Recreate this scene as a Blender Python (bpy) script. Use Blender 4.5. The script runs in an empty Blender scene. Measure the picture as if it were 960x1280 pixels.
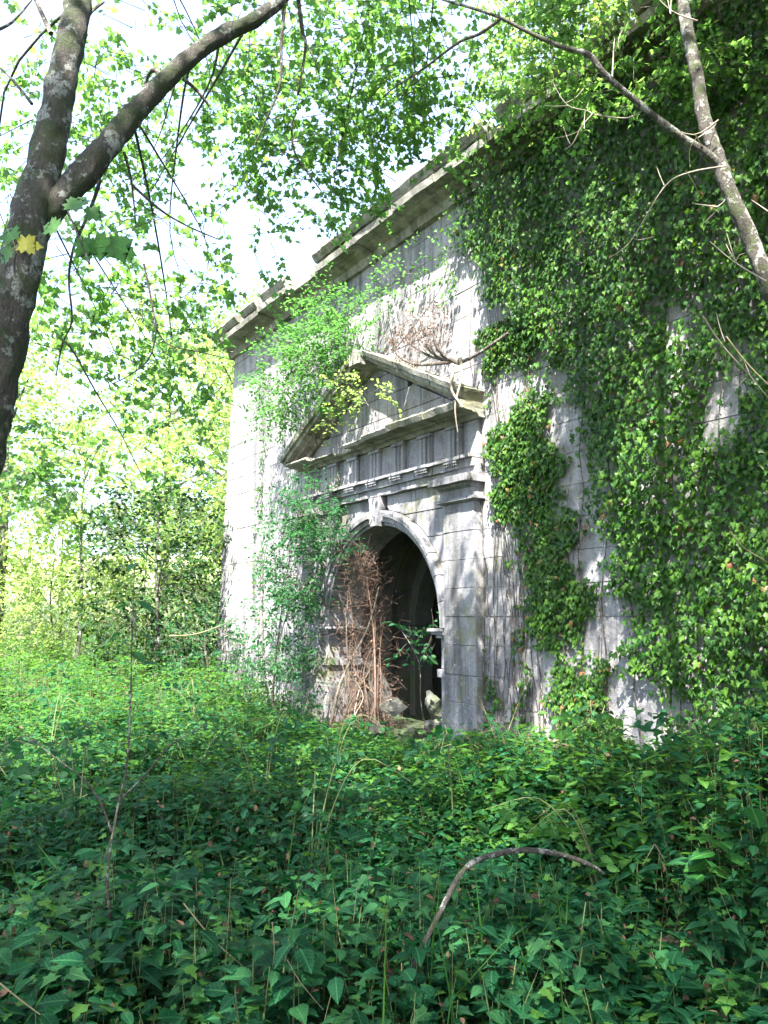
import bpy, bmesh, math, random
import numpy as np
from mathutils import Vector, noise as mnoise
R = math.radians
PI = math.pi
rng = np.random.default_rng(7)
random.seed(7)
sc = bpy.context.scene

# ------------------------------------------------------------------ camera, sky, sun, exposure
CH = 1.6
PITCH = math.atan(130/1004)
cam_d = bpy.data.cameras.new('camera')
cam = bpy.data.objects.new('camera', cam_d)
sc.collection.objects.link(cam)
cam.location = (0, 0, CH)
cam.rotation_euler = (PI/2 + PITCH, 0, 0)
cam_d.sensor_fit = 'VERTICAL'; cam_d.sensor_height = 36; cam_d.lens = 28.24
cam_d.clip_start = 0.05; cam_d.clip_end = 3000
sc.camera = cam

WU = Vector((-0.54612, 0.83770, 0)); WN = Vector((-0.83770, -0.54612, 0)); P0 = Vector((0.7587, 9.9294, 0))
SUN = (-WU*0.42 + WN*0.43 + Vector((0, 0, 0.83))).normalized()
sun_el = math.asin(SUN.z); sun_az = math.atan2(SUN.x, SUN.y)

w = bpy.data.worlds.new('World'); sc.world = w; w.use_nodes = True
nt = w.node_tree; nt.nodes.clear()
sky = nt.nodes.new('ShaderNodeTexSky'); sky.sky_type = 'NISHITA'; sky.sun_disc = False
sky.sun_elevation = sun_el; sky.sun_rotation = sun_az
sky.air_density = 1.0; sky.dust_density = 3.0; sky.ozone_density = 1.0
bg = nt.nodes.new('ShaderNodeBackground'); bg.inputs[1].default_value = 0.10
wo = nt.nodes.new('ShaderNodeOutputWorld')
hz_ = nt.nodes.new('ShaderNodeMix'); hz_.data_type = 'RGBA'; hz_.inputs[0].default_value = .36; hz_.inputs[7].default_value = (2.5, 3.2, 4.7, 1)   # thin white summer haze
nt.links.new(sky.outputs[0], hz_.inputs[6]); nt.links.new(hz_.outputs[2], bg.inputs[0]); nt.links.new(bg.outputs[0], wo.inputs[0])

sd = bpy.data.lights.new('sun', 'SUN'); sd.energy = 5.0; sd.angle = R(0.5); sd.color = (1, 0.95, 0.86)
so = bpy.data.objects.new('sun', sd); sc.collection.objects.link(so)
so.rotation_euler = (-SUN).to_track_quat('-Z', 'Y').to_euler()
so.location = (0, 0, 30)

sc.view_settings.view_transform = 'Standard'; sc.view_settings.look = 'None'
sc.view_settings.exposure = 3.1; sc.view_settings.gamma = 1
sc.cycles.max_bounces = 7; sc.cycles.diffuse_bounces = 4; sc.cycles.transmission_bounces = 4
sc.cycles.sample_clamp_indirect = 8

# ------------------------------------------------------------------ helpers
COL = sc.collection
def tag(o, label=None, cat=None, group=None, kind=None):
    if label: o['label'] = label
    if cat: o['category'] = cat
    if group: o['group'] = group
    if kind: o['kind'] = kind
    return o
def empty(name, loc, label, cat, group=None, rz=0):
    o = bpy.data.objects.new(name, None); COL.objects.link(o)
    o.location = loc; o.rotation_euler = (0, 0, rz)
    return tag(o, label, cat, group)
def link(name, me, mat=None, parent=None, kind=None):
    o = bpy.data.objects.new(name, me); COL.objects.link(o)
    if mat and not me.materials: me.materials.append(mat)
    if parent: o.parent = parent
    if kind: o['kind'] = kind
    return o
def at(x, y, Y):
    """world point at forward distance Y seen at photo position x, y"""
    a = (x-480)/1004; b = -(y-640)/1004
    r = Vector((a, math.cos(PITCH)-b*math.sin(PITCH), math.sin(PITCH)+b*math.cos(PITCH)))
    return Vector((0, 0, CH)) + r*(Y/r.y)
def wp(s, z, n=0):
    return P0 + WU*s + WN*n + Vector((0, 0, z))
WROT = math.atan2(WU.y, WU.x)          # local x runs along the wall, local y comes out of it

def np_mesh(name, V, Fc, rnd=None, smooth=False):
    """V (N,3), Fc (M,k) all faces with k corners"""
    me = bpy.data.meshes.new(name)
    V = np.ascontiguousarray(V, dtype=np.float32); Fc = np.ascontiguousarray(Fc, dtype=np.int32)
    me.vertices.add(len(V)); me.vertices.foreach_set('co', V.ravel())
    M, k = Fc.shape
    me.loops.add(M*k); me.loops.foreach_set('vertex_index', Fc.ravel())
    me.polygons.add(M); me.polygons.foreach_set('loop_start', np.arange(0, M*k, k, dtype=np.int32))
    if smooth: me.polygons.foreach_set('use_smooth', np.ones(M, dtype=bool))
    if rnd is not None:
        rnd = np.asarray(rnd)
        if rnd.ndim == 2:
            lv = me.attributes.new('leafpos', 'FLOAT_VECTOR', 'POINT')
            lv.data.foreach_set('vector', np.ascontiguousarray(np.concatenate([rnd[:, 1:], rnd[:, :1]], 1), dtype=np.float32).ravel())
            rnd = rnd[:, 0]
        at_ = me.attributes.new('rnd', 'FLOAT', 'POINT'); at_.data.foreach_set('value', np.ascontiguousarray(rnd, dtype=np.float32))
    me.update(calc_edges=True)
    return me

def unit(a): return a/np.maximum(np.linalg.norm(a, axis=-1, keepdims=True), 1e-9)
def instance(T, TF, P, D, Nr, S, rnd=None):
    """T template verts (x along D, y across, z normal); returns V, F, rnd"""
    D = unit(D); B = unit(np.cross(Nr, D)); Z = np.cross(D, B)
    S = np.asarray(S)
    if S.ndim == 1: S = S[:, None]
    if S.shape[1] == 1: S = np.repeat(S, 3, 1)
    V = (P[:, None, :] + T[None, :, 0:1]*S[:, None, 0:1]*D[:, None, :] + T[None, :, 1:2]*S[:, None, 1:2]*B[:, None, :]
         + T[None, :, 2:3]*S[:, None, 2:3]*Z[:, None, :])
    n, k = len(P), len(T)
    F = (TF[None] + (np.arange(n)*k)[:, None, None]).reshape(-1, TF.shape[1])
    if rnd is None: rnd = rng.random(n)
    return V.reshape(-1, 3), F, np.concatenate([np.repeat(rnd, k)[:, None], np.tile(T[:, :2], (n, 1))], 1)
def merge(parts):
    Vs, Fs, Rs, o = [], [], [], 0
    for V, F, r in parts:
        Vs.append(V); Fs.append(F+o); Rs.append(r); o += len(V)
    return np.concatenate(Vs), np.concatenate(Fs), np.concatenate(Rs)

def fan(outline, mid=None, cup=0.0):
    """leaf template of triangles: outline points one side (x, y) mirrored, folded along the midrib"""
    up = [(x, y, abs(y)*cup) for x, y in outline]
    n = len(up)
    xs = np.linspace(0, 1, 4)
    V = []; F = []
    rib = [(x, 0, -0.18*x*x) for x in xs]
    V += rib
    for sgn in (1, -1):
        b = len(V)
        V += [(x, y*sgn, z-0.18*x*x) for x, y, z in up]
        for i in range(n-1):
            m = (up[i][0]+up[i+1][0])/2
            r = int(round(min(max(m, 0), 1)*3)); r = min(max(r, 0), 3)
            F.append((r, b+i, b+i+1) if sgn < 0 else (r, b+i+1, b+i))
        last = None
        prev = None
        for i in range(n-1):
            m = (up[i][0]+up[i+1][0])/2; r = min(max(int(round(m*3)), 0), 3)
            if prev is not None and r != prev:
                for q in range(min(prev, r), max(prev, r)):
                    F.append((q, b+i, q+1) if sgn < 0 else (q, q+1, b+i))
            prev = r
    return np.array(V, float), np.array(F, int)
OVATE = fan([(0, 0), (.12, .2), (.38, .3), (.7, .2), (1, 0)], cup=.25)
SERR = fan([(0, 0), (.02, .14), (.08, .2), (.12, .27), (.2, .26), (.23, .33), (.31, .3), (.35, .35), (.43, .3), (.47, .32), (.54, .25),
            (.58, .27), (.65, .2), (.69, .21), (.77, .12), (.81, .13), (1, 0)], cup=.3)
MAPLE = fan([(0, 0), (.05, .28), (.02, .5), (.2, .36), (.48, .52), (.52, .26), (.7, .2), (1, 0)], cup=.15)
BIGMAPLE = fan([(0, 0), (-.05, .14), (-.14, .34), (.02, .34), (.08, .56), (.2, .44), (.26, .36), (.42, .6), (.5, .48), (.68, .56), (.62, .36),
                (.5, .2), (.64, .24), (.78, .26), (.8, .14), (1, 0)], cup=.12)
IVY = fan([(0, 0), (-.12, .2), (-.05, .44), (.2, .34), (.42, .46), (.5, .24), (1, 0)], cup=.2)
SIMPLE = (np.array([(0, 0, 0), (.45, .32, .05), (1, 0, -.12), (.45, -.32, .05)], float), np.array([(0, 1, 2), (0, 2, 3)]))
def stick_template(k=4, bend=.08):
    V = []; F = []
    for i in range(k):
        t = i/(k-1); r = .5*(1-.75*t)
        for j in range(3):
            a = j*2*PI/3
            V.append((t, math.cos(a)*r, math.sin(a)*r))
    for i in range(k-1):
        for j in range(3):
            a, b = i*3+j, i*3+(j+1) % 3
            F += [(a, b, b+3), (a, b+3, a+3)]
    return np.array(V, float), np.array(F, int)
STICK = stick_template(3)
def sticks(P, D, L, r):
    n = len(P); N = rng.normal(size=(n, 3))
    return instance(*STICK, P, D, N, np.stack([L, 2*r, 2*r], 1))

def tube(pts, rad, sides=8, rough=0.0, sub=3, freq=8):
    """closed smooth tube through pts (Catmull-Rom), returns V, F quads"""
    pts = [Vector(p) for p in pts]; rad = list(rad)
    Q, Rr = [], []
    n = len(pts)
    for i in range(n-1):
        p0 = pts[max(i-1, 0)]; p1 = pts[i]; p2 = pts[i+1]; p3 = pts[min(i+2, n-1)]
        for k in range(sub):
            t = k/sub
            Q.append(.5*((2*p1)+(p2-p0)*t+(2*p0-5*p1+4*p2-p3)*t*t+(3*p1-p0-3*p2+p3)*t**3))
            Rr.append(rad[i]*(1-t)+rad[i+1]*t)
    Q.append(pts[-1]); Rr.append(rad[-1])
    V, F = [], []
    prev = None
    for i, q in enumerate(Q):
        d = (Q[min(i+1, len(Q)-1)]-Q[max(i-1, 0)]).normalized()
        a = d.orthogonal().normalized() if prev is None else (prev-d*prev.dot(d)).normalized()
        prev = a; b = d.cross(a)
        for j in range(sides):
            an = 2*PI*j/sides
            v = a*math.cos(an)+b*math.sin(an)
            r = Rr[i]
            if rough: r *= 1+rough*mnoise.noise((q+v*Rr[i])*freq)+rough*.5*mnoise.noise((q+v*Rr[i])*freq*2.7)
            V.append(q+v*r)
    for i in range(len(Q)-1):
        for j in range(sides):
            a, b = i*sides+j, i*sides+(j+1) % sides
            F.append((a, b, b+sides, a+sides))
    return np.array([tuple(v) for v in V]), np.array(F)
def tubes_obj(name, lst, mat, parent, kind=None):
    V, F, r = merge([(v, f, np.full(len(v), random.random())) for v, f in lst])
    return link(name, np_mesh(name, V, F, r, True), mat, parent, kind)

# ------------------------------------------------------------------ materials
def mat_new(name):
    m = bpy.data.materials.new(name); m.use_nodes = True
    t = m.node_tree; t.nodes.clear()
    return m, t
class G:
    def __init__(s, t): s.t = t
    def n(s, typ, ins=None, **kw):
        nd = s.t.nodes.new(typ)
        for k, v in kw.items(): setattr(nd, k, v)
        for k, v in (ins or {}).items():
            if isinstance(v, bpy.types.NodeSocket): s.t.links.new(v, nd.inputs[k])
            else: nd.inputs[k].default_value = v
        return nd
    def noise(s, vec, scale, detail=4, rough=.55):
        return s.n('ShaderNodeTexNoise', {'Vector': vec, 'Scale': scale, 'Detail': detail, 'Roughness': rough}).outputs['Fac']
    def scale(s, vec, sx, sy, sz):
        return s.n('ShaderNodeMapping', {'Vector': vec, 'Scale': (sx, sy, sz)}).outputs[0]
    def ramp(s, fac, stops):
        r = s.n('ShaderNodeValToRGB', {'Fac': fac}); e = r.color_ramp.elements
        while len(e) > 1: e.remove(e[-1])
        e[0].position = stops[0][0]; e[0].color = (*stops[0][1], 1)
        for p, c in stops[1:]:
            x = e.new(p); x.color = (*c, 1)
        return r.outputs['Color']
    def mix(s, fac, a, b, mode='MIX'):
        m = s.n('ShaderNodeMix', data_type='RGBA', blend_type=mode)
        for i, v in ((0, fac), (6, a), (7, b)):
            if isinstance(v, bpy.types.NodeSocket): s.t.links.new(v, m.inputs[i])
            elif i == 0: m.inputs[0].default_value = v
            else: m.inputs[i].default_value = (*v, 1)
        return m.outputs[2]
    def math(s, op, a, b=0.0):
        m = s.n('ShaderNodeMath', operation=op)
        for i, v in ((0, a), (1, b)):
            if isinstance(v, bpy.types.NodeSocket): s.t.links.new(v, m.inputs[i])
            else: m.inputs[i].default_value = v
        return m.outputs[0]
    def bump(s, h, strength, dist=.02):
        return s.n('ShaderNodeBump', {'Height': h, 'Strength': strength, 'Distance': dist}).outputs[0]
    def out(s, sh): s.n('ShaderNodeOutputMaterial', {'Surface': sh})

def leaf_mat(name, dark, mid, light, trans, rough=.42, tf=.45, rare=None, spec=.4):
    m, t = mat_new(name); g = G(t)
    a = g.n('ShaderNodeAttribute', attribute_name='rnd').outputs['Fac']
    oi = g.n('ShaderNodeObjectInfo').outputs['Random']
    f = g.math('FRACT', g.math('ADD', a, oi))
    st = [(0, dark), (.5, mid), (.9, light)]
    if rare: st += [(.975, light), (.985, rare)]
    c = g.ramp(f, st)
    tc = g.n('ShaderNodeTexCoord').outputs['Object']
    c = g.mix(g.noise(tc, 35, 2), c, g.mix(.5, c, (0, 0, 0)), 'MIX')
    sp = g.n('ShaderNodeSeparateXYZ', {0: g.n('ShaderNodeAttribute', attribute_name='leafpos').outputs['Vector']})
    ay = g.math('ABSOLUTE', sp.outputs[1])
    side = g.math('ABSOLUTE', g.math('SUBTRACT', g.math('FRACT', g.math('MULTIPLY', g.math('SUBTRACT', sp.outputs[0], g.math('MULTIPLY', ay, .9)), 6.5)), .5))
    vein = g.math('MAXIMUM', g.ramp(side, [(.0, (1, 1, 1)), (.10, (0, 0, 0))]), g.ramp(ay, [(.012, (1, 1, 1)), (.035, (0, 0, 0))]))
    c = g.mix(g.math('MULTIPLY', vein, .38), c, tuple(min(.3, x*1.5+.012) for x in light))
    blot = g.ramp(g.noise(tc, 55, 3), [(.69, (0, 0, 0)), (.74, (.7, .7, .7))])
    c = g.mix(blot, c, (.10, .09, .03))
    hgt = g.math('SUBTRACT', g.noise(tc, 70, 2), g.math('MULTIPLY', vein, .8))
    p = g.n('ShaderNodeBsdfPrincipled', {'Base Color': c, 'Roughness': rough, 'Normal': g.bump(hgt, .5, .004)})
    p.inputs['Specular IOR Level'].default_value = spec
    tr = g.n('ShaderNodeBsdfTranslucent', {'Color': g.mix(.75, c, trans)})
    mx = g.n('ShaderNodeMixShader', {0: tf, 1: p.outputs[0], 2: tr.outputs[0]})
    g.out(mx.outputs[0]); return m

M = {}
M['canopy'] = leaf_mat('canopy_leaf', (.026, .09, .03), (.05, .135, .035), (.095, .19, .03), (.22, .46, .08), tf=.55, rare=(.25, .24, .04))
M['sunny'] = leaf_mat('sunlit_leaf', (.08, .16, .035), (.12, .21, .045), (.17, .26, .06), (.44, .62, .14), tf=.55)  # sunlight and bleached glow put into the leaf colour
M['feather'] = leaf_mat('feathery_leaf', (.03, .10, .025), (.045, .14, .03), (.08, .19, .04), (.14, .40, .06), tf=.5)
M['shrub'] = leaf_mat('shrub_leaf', (.008, .05, .024), (.016, .085, .035), (.04, .13, .04), (.06, .26, .06), tf=.4, spec=.2)
M['ivy'] = leaf_mat('ivy_leaf', (.005, .03, .006), (.014, .066, .006), (.06, .14, .012), (.15, .32, .015), rough=.4, tf=.25, rare=(.2, .08, .04), spec=.25)
M['nettle'] = leaf_mat('nettle_leaf', (.003, .034, .014), (.009, .068, .027), (.03, .122, .042), (.02, .18, .035), rough=.55, tf=.28, spec=.13)
M['bramble'] = leaf_mat('bramble_leaf', (.006, .054, .014), (.018, .105, .022), (.065, .165, .028), (.14, .34, .03), rough=.55, tf=.38, spec=.2)
M['conifer'] = leaf_mat('dark_bush_leaf', (.006, .025, .01), (.01, .04, .013), (.025, .07, .016), (.03, .1, .018), tf=.2, spec=.15)
M['meadow'] = leaf_mat('blown_out_grass', (.14, .22, .08), (.2, .29, .12), (.3, .36, .2), (.3, .42, .16), rough=.7, tf=.35)  # very pale so the added slope burns out in the sun
M['dry_leaf'] = leaf_mat('dry_leaf', (.07, .03, .02), (.13, .06, .04), (.2, .12, .07), (.2, .09, .05), rough=.7, tf=.3)

def bark_mat(name, c1, c2, lichen, moss, sc_=1.0, mossy=.55):
    m, t = mat_new(name); g = G(t)
    tc = g.n('ShaderNodeTexCoord').outputs['Object']
    st = g.scale(tc, 1, 1, .28)
    n1 = g.noise(st, 60*sc_, 8, .75); n2 = g.noise(tc, 22*sc_, 6, .7); n3 = g.noise(tc, 4.5*sc_, 7, .7)
    c = g.ramp(n1, [(.3, c1), (.7, c2)])
    lm = g.ramp(g.noise(tc, 7*sc_, 7, .72), [(.53, (0, 0, 0)), (.56, (1, 1, 1))])
    c = g.mix(lm, c, lichen)
    mm = g.ramp(n3, [(mossy-.07, (0, 0, 0)), (mossy+.05, (1, 1, 1))])
    c = g.mix(mm, c, g.mix(n1, moss, tuple(x*2 for x in moss)))
    c = g.mix(g.ramp(n1, [(.36, (.15, .15, .15)), (.5, (1, 1, 1))]), (.02, .018, .015), c, 'MIX')
    p = g.n('ShaderNodeBsdfPrincipled', {'Base Color': c, 'Roughness': .9, 'Normal': g.bump(g.math('ADD', n1, n2), 1.0, .05/sc_)})
    g.out(p.outputs[0]); return m
M['bark'] = bark_mat('mossy_bark', (.02, .017, .014), (.09, .078, .066), (.27, .28, .27), (.02, .03, .007), 1.3, .52)
M['bark_pale'] = bark_mat('lichen_bark', (.025, .02, .016), (.085, .072, .06), (.28, .28, .26), (.03, .04, .01), 2.2, .58)
M['twig'] = bark_mat('twig_bark', (.04, .03, .025), (.1, .075, .06), (.25, .25, .22), (.05, .06, .02), 2, .7)
def plain(name, a, b, scale=20, rough=.8, bump=.4):
    m, t = mat_new(name); g = G(t)
    tc = g.n('ShaderNodeTexCoord').outputs['Object']; at_ = g.n('ShaderNodeAttribute', attribute_name='rnd').outputs['Fac']
    n = g.noise(tc, scale, 5, .6)
    c = g.mix(g.math('MULTIPLY', g.math('ADD', n, at_), .5), a, b)
    p = g.n('ShaderNodeBsdfPrincipled', {'Base Color': c, 'Roughness': rough, 'Normal': g.bump(n, bump)})
    g.out(p.outputs[0]); return m
M['dead'] = plain('dead_stem', (.03, .018, .012), (.14, .088, .062), 14)
M['grey_dead'] = plain('grey_dead_stem', (.09, .075, .055), (.28, .24, .19), 10)
M['stem'] = plain('green_stem', (.06, .09, .03), (.14, .15, .06), 14)
M['straw'] = plain('dry_straw', (.12, .1, .05), (.3, .25, .15), 14)

def stone_mat(name, pale, mid, dark, mossy, green=(.06, .075, .028), streak=.8):
    m, t = mat_new(name); g = G(t)
    pos = g.n('ShaderNodeNewGeometry').outputs['Position']
    oi = g.n('ShaderNodeObjectInfo').outputs['Random']
    big = g.noise(pos, .9, 5, .6); fine = g.noise(pos, 42, 6, .7); med = g.noise(pos, 6, 6, .65)
    st = g.noise(g.scale(pos, 2.6, 2.6, .28), 1.5, 5, .6)
    c = g.mix(med, pale, mid)
    c = g.mix(g.math('MULTIPLY', oi, .45), c, mid)
    c = g.mix(g.ramp(st, [(.46, (0, 0, 0)), (.64, (streak,)*3)]), c, dark)
    c = g.mix(g.ramp(fine, [(.36, (.55, .55, .55)), (.5, (0, 0, 0))]), c, dark)
    c = g.mix(g.ramp(g.noise(g.scale(pos, 1, 1, .6), 3.1, 7, .72), [(.56, (0, 0, 0)), (.63, (.5, .5, .5))]), c, dark)
    c = g.mix(g.ramp(g.noise(g.scale(pos, 5, 5, .25), 2.0, 5, .65), [(.57, (0, 0, 0)), (.66, (.6, .6, .6))]), c, tuple(x*.8 for x in dark))
    c = g.mix(g.ramp(g.noise(pos, 26, 4, .6), [(.62, (0, 0, 0)), (.68, (.6, .6, .6))]), c, tuple(min(1, x*1.25) for x in pale))
    c = g.mix(g.ramp(g.noise(pos, 1.7, 6, .7), [(.6-mossy*.25, (0, 0, 0)), (.74-mossy*.2, (.85, .85, .85))]), c, green)
    h = g.math('ADD', g.math('MULTIPLY', fine, .35), med)
    p = g.n('ShaderNodeBsdfPrincipled', {'Base Color': c, 'Roughness': .9, 'Normal': g.bump(h, .55, .03)})
    g.out(p.outputs[0]); return m
M['stone'] = stone_mat('ashlar_stone', (.33, .32, .33), (.18, .175, .19), (.06, .06, .065), .15)
M['portal'] = stone_mat('carved_stone', (.26, .255, .272), (.14, .14, .158), (.045, .045, .045), .3, (.10, .10, .035))
M['cornice'] = stone_mat('weathered_cornice_stone', (.27, .26, .23), (.16, .155, .135), (.05, .05, .045), .45, (.08, .08, .035))
M['inner'] = stone_mat('shadowed_stone', (.10, .105, .10), (.06, .065, .06), (.02, .024, .02), .4)  # gloom of the passage put into the stone colour
M['mortar'] = plain('dark_joint', (.06, .058, .055), (.12, .115, .105), 12)
M['rock'] = stone_mat('rubble_stone', (.22, .2, .16), (.12, .11, .09), (.06, .055, .04), .45)
def ground_mat():
    m, t = mat_new('leaf_litter_soil'); g = G(t)
    pos = g.n('ShaderNodeNewGeometry').outputs['Position']
    n1 = g.noise(pos, 14, 6, .7); n2 = g.noise(pos, 1.2, 4, .6)
    c = g.ramp(n1, [(.3, (.02, .017, .01)), (.55, (.05, .045, .025)), (.72, (.11, .08, .045))])
    c = g.mix(g.ramp(n2, [(.42, (0, 0, 0)), (.6, (1, 1, 1))]), c, (.03, .06, .018))
    yy = g.n('ShaderNodeSeparateXYZ', {0: pos}).outputs[1]
    c = g.mix(g.ramp(g.math('MULTIPLY', yy, .01), [(.2, (0, 0, 0)), (.25, (1, 1, 1))]), c, g.mix(n1, (.24, .30, .12), (.36, .4, .22)))  # far ground turned pale to stand for the overexposed background
    p = g.n('ShaderNodeBsdfPrincipled', {'Base Color': c, 'Roughness': .95, 'Normal': g.bump(n1, .9, .05)})
    g.out(p.outputs[0]); return m
M['ground'] = ground_mat()

# ------------------------------------------------------------------ ground
def gz(x, y):
    """terrain height (arrays)"""
    x = np.asarray(x, float); y = np.asarray(y, float)
    h = .05*np.sin(x*1.3+.4)*np.cos(y*.9)+.04*np.sin(x*2.9+y*1.7)
    h = h - .02*np.clip(2-y, 0, 4)
    h = h + .45*np.clip((y-11)/9, 0, 1)**1.2*np.clip((-x-1)/4, 0, 1)     # gentle rise on the left
    h = h + .16*np.clip(y-23, 0, 60)      # slope added beyond, raised to catch the sun and blow out
    h = h + .36*np.clip((x-.28*y-.1)/1.6, 0, 1)*np.clip((8.5-y)/2, 0, 1)*np.clip((y-2.5)/2, 0, 1)      # bank on the right
    return h
xs = np.concatenate([np.linspace(-600, -32, 12), np.linspace(-30, 30, 121), np.linspace(32, 600, 12)])
ys = np.concatenate([np.linspace(-600, -22, 10), np.linspace(-20, 45, 131), np.linspace(48, 900, 14)])
X, Y = np.meshgrid(xs, ys)
Z = gz(X, Y)
V = np.stack([X, Y, Z], -1).reshape(-1, 3)
nx, ny = len(xs), len(ys)
I = np.arange(nx*ny).reshape(ny, nx)
F = np.stack([I[:-1, :-1], I[:-1, 1:], I[1:, 1:], I[1:, :-1]], -1).reshape(-1, 4)
tag(link('ground', np_mesh('ground', V, F, None, True), M['ground']), kind='structure')

# ------------------------------------------------------------------ the wall
def clip_poly(P, a, b):
    """keep the part of polygon P left of the line a->b"""
    out = []
    def side(p): return (b[0]-a[0])*(p[1]-a[1])-(b[1]-a[1])*(p[0]-a[0])
    for i in range(len(P)):
        p, q = P[i], P[(i+1) % len(P)]
        sp, sq = side(p), side(q)
        if sp >= 0: out.append(p)
        if sp*sq < 0:
            t = sp/(sp-sq); out.append((p[0]+(q[0]-p[0])*t, p[1]+(q[1]-p[1])*t))
    return out
def prism_mesh(name, P, n0, n1, ch=.012, rough=0, cut=0, seed=0):
    """prism with outline P (s, z) counter-clockwise, from depth n0 to face n1 (towards the viewer), front edges chamfered"""
    bm = bmesh.new(); k = len(P)
    cx = sum(p[0] for p in P)/k; cz = sum(p[1] for p in P)/k
    def ins(p):
        d = math.hypot(p[0]-cx, p[1]-cz) or 1
        return (p[0]-(p[0]-cx)/d*ch*1.3, p[1]-(p[1]-cz)/d*ch*1.3)
    rings = [[bm.verts.new((p[0], n0, p[1])) for p in P], [bm.verts.new((p[0], n1-ch, p[1])) for p in P],
             [bm.verts.new((ins(p)[0], n1, ins(p)[1])) for p in P]]
    for a, b in ((0, 1), (1, 2)):
        for i in range(k):
            j = (i+1) % k
            bm.faces.new((rings[a][i], rings[a][j], rings[b][j], rings[b][i]))
    bm.faces.new(rings[2]); bm.faces.new(rings[0][::-1])
    bmesh.ops.recalc_face_normals(bm, faces=bm.faces)
    roughen(bm, rough, cut, seed)
    me = bpy.data.meshes.new(name); bm.to_mesh(me); bm.free(); return me
def roughen(bm, rough, cut, seed):
    if cut:
        bmesh.ops.triangulate(bm, faces=[f for f in bm.faces if len(f.verts) > 4])
        for _ in range(4):
            es = [e for e in bm.edges if e.calc_length() > cut]
            if not es: break
            bmesh.ops.subdivide_edges(bm, edges=es, cuts=1, use_grid_fill=True)
        for v in bm.verts:
            q = v.co*5+Vector((seed*3.1, 0, 0)); q2 = v.co*14+Vector((0, seed*1.7, 0))
            v.co += (mnoise.noise_vector(q)+mnoise.noise_vector(q2)*.5)*rough
def swept_mesh(name, prof, path, rough=0, cut=0, seed=0):
    """prof: closed list (a, n); path: list of function frames (s, z, ds, dz): a is measured along (ds, dz)"""
    bm = bmesh.new(); rings = []
    for s, z, ds, dz in path:
        rings.append([bm.verts.new((s+ds*a, n, z+dz*a)) for a, n in prof])
    k = len(prof)
    for A, B in zip(rings, rings[1:]):
        for i in range(k):
            j = (i+1) % k
            bm.faces.new((A[i], A[j], B[j], B[i]))
    bm.faces.new(rings[0][::-1]); bm.faces.new(rings[-1])
    bmesh.ops.recalc_face_normals(bm, faces=bm.faces)
    roughen(bm, rough, cut, seed)
    me = bpy.data.meshes.new(name); bm.to_mesh(me); bm.free(); return me
def rect(a, b, c, d): return [(a, c), (b, c), (b, d), (a, d)]

wall = empty('stone_wall', P0, 'tall pale ashlar stone wall with a cornice, half hidden by ivy', 'wall', rz=WROT)
CO = .335; Z0 = -.08
def send(z): return 7.6-.10*z
meshes = {}
rs = random.Random(3)
nblk = 0
TOP = 6.78
for k in range(-1, 21):
    z0 = Z0+k*CO; z1 = min(z0+CO, TOP)
    if z1-z0 < .1: continue
    s = -4.9+rs.uniform(0, .5)
    e = send(z0)+rs.uniform(-.03, .03)
    cuts = [-5.3]
    while s < e-.5:
        cuts.append(s); s += rs.choice((.75, .9, 1.05, 1.2))
    if e-cuts[-1] < .35: cuts.pop()
    cuts.append(e)
    for a, b in zip(cuts, cuts[1:]):
        segs = [(a, b)]
        if z0 < 3.9:
            segs = []
            if a < -.72: segs.append((a, min(b, -.72)))
            if b > 3.62: segs.append((max(a, 3.62), b))
        for a1, b1 in segs:
            if b1-a1 < .08: continue
            L = b1-a1; key = (round(L, 2), round(z1-z0, 2), rs.randint(0, 1))
            if key not in meshes:
                meshes[key] = prism_mesh('stone_block', rect(.0008, L-.0008, .002, z1-z0-.002), -.3, 0, .005, .004, .5, rs.random()*20)
            o = link('stone_block', meshes[key], M['stone'], wall)
            o.location = (a1, rs.uniform(-.006, .004), z0)
            nblk += 1
print('blocks', nblk)
def box_bm(bm, x0, x1, y0, y1, z0, z1):
    vs = [bm.verts.new(p) for p in ((x0, y0, z0), (x1, y0, z0), (x1, y1, z0), (x0, y1, z0), (x0, y0, z1), (x1, y0, z1), (x1, y1, z1), (x0, y1, z1))]
    for f in ((0, 3, 2, 1), (4, 5, 6, 7), (0, 1, 5, 4), (1, 2, 6, 5), (2, 3, 7, 6), (3, 0, 4, 7)): bm.faces.new([vs[i] for i in f])
def bm_obj(name, bm, mat, parent=None, kind=None):
    me = bpy.data.meshes.new(name); bmesh.ops.recalc_face_normals(bm, faces=bm.faces); bm.to_mesh(me); bm.free()
    return link(name, me, mat, parent, kind)
bm = bmesh.new()
box_bm(bm, -5.35, -.06, -1.2, -.014, -.5, 6.76); box_bm(bm, -.058, 2.998, -1.2, -.014, 3.1, 6.76)
bm_obj('mortar_core', bm, M['mortar'], wall)
link('mortar_core', prism_mesh('mortar_core', [(3.0, -.5), (send(-.5)-.04, -.5), (send(6.76)-.04, 6.76), (3.0, 6.76)], -1.2, -.014, .004), M['mortar'], wall)
# far stretch of the same wall, out of the picture to the right
bm = bmesh.new()
for k in range(20):
    s = -14+(k % 2)*.5
    while s < -5.4:
        b = min(s+.98, -5.32)
        if b-s > .1: box_bm(bm, s, b, -1.2, 0, Z0+k*CO+.004, Z0+(k+1)*CO-.004)
        s += 1.0
bm_obj('plain_masonry', bm, M['stone'], wall, 'stuff')
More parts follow.
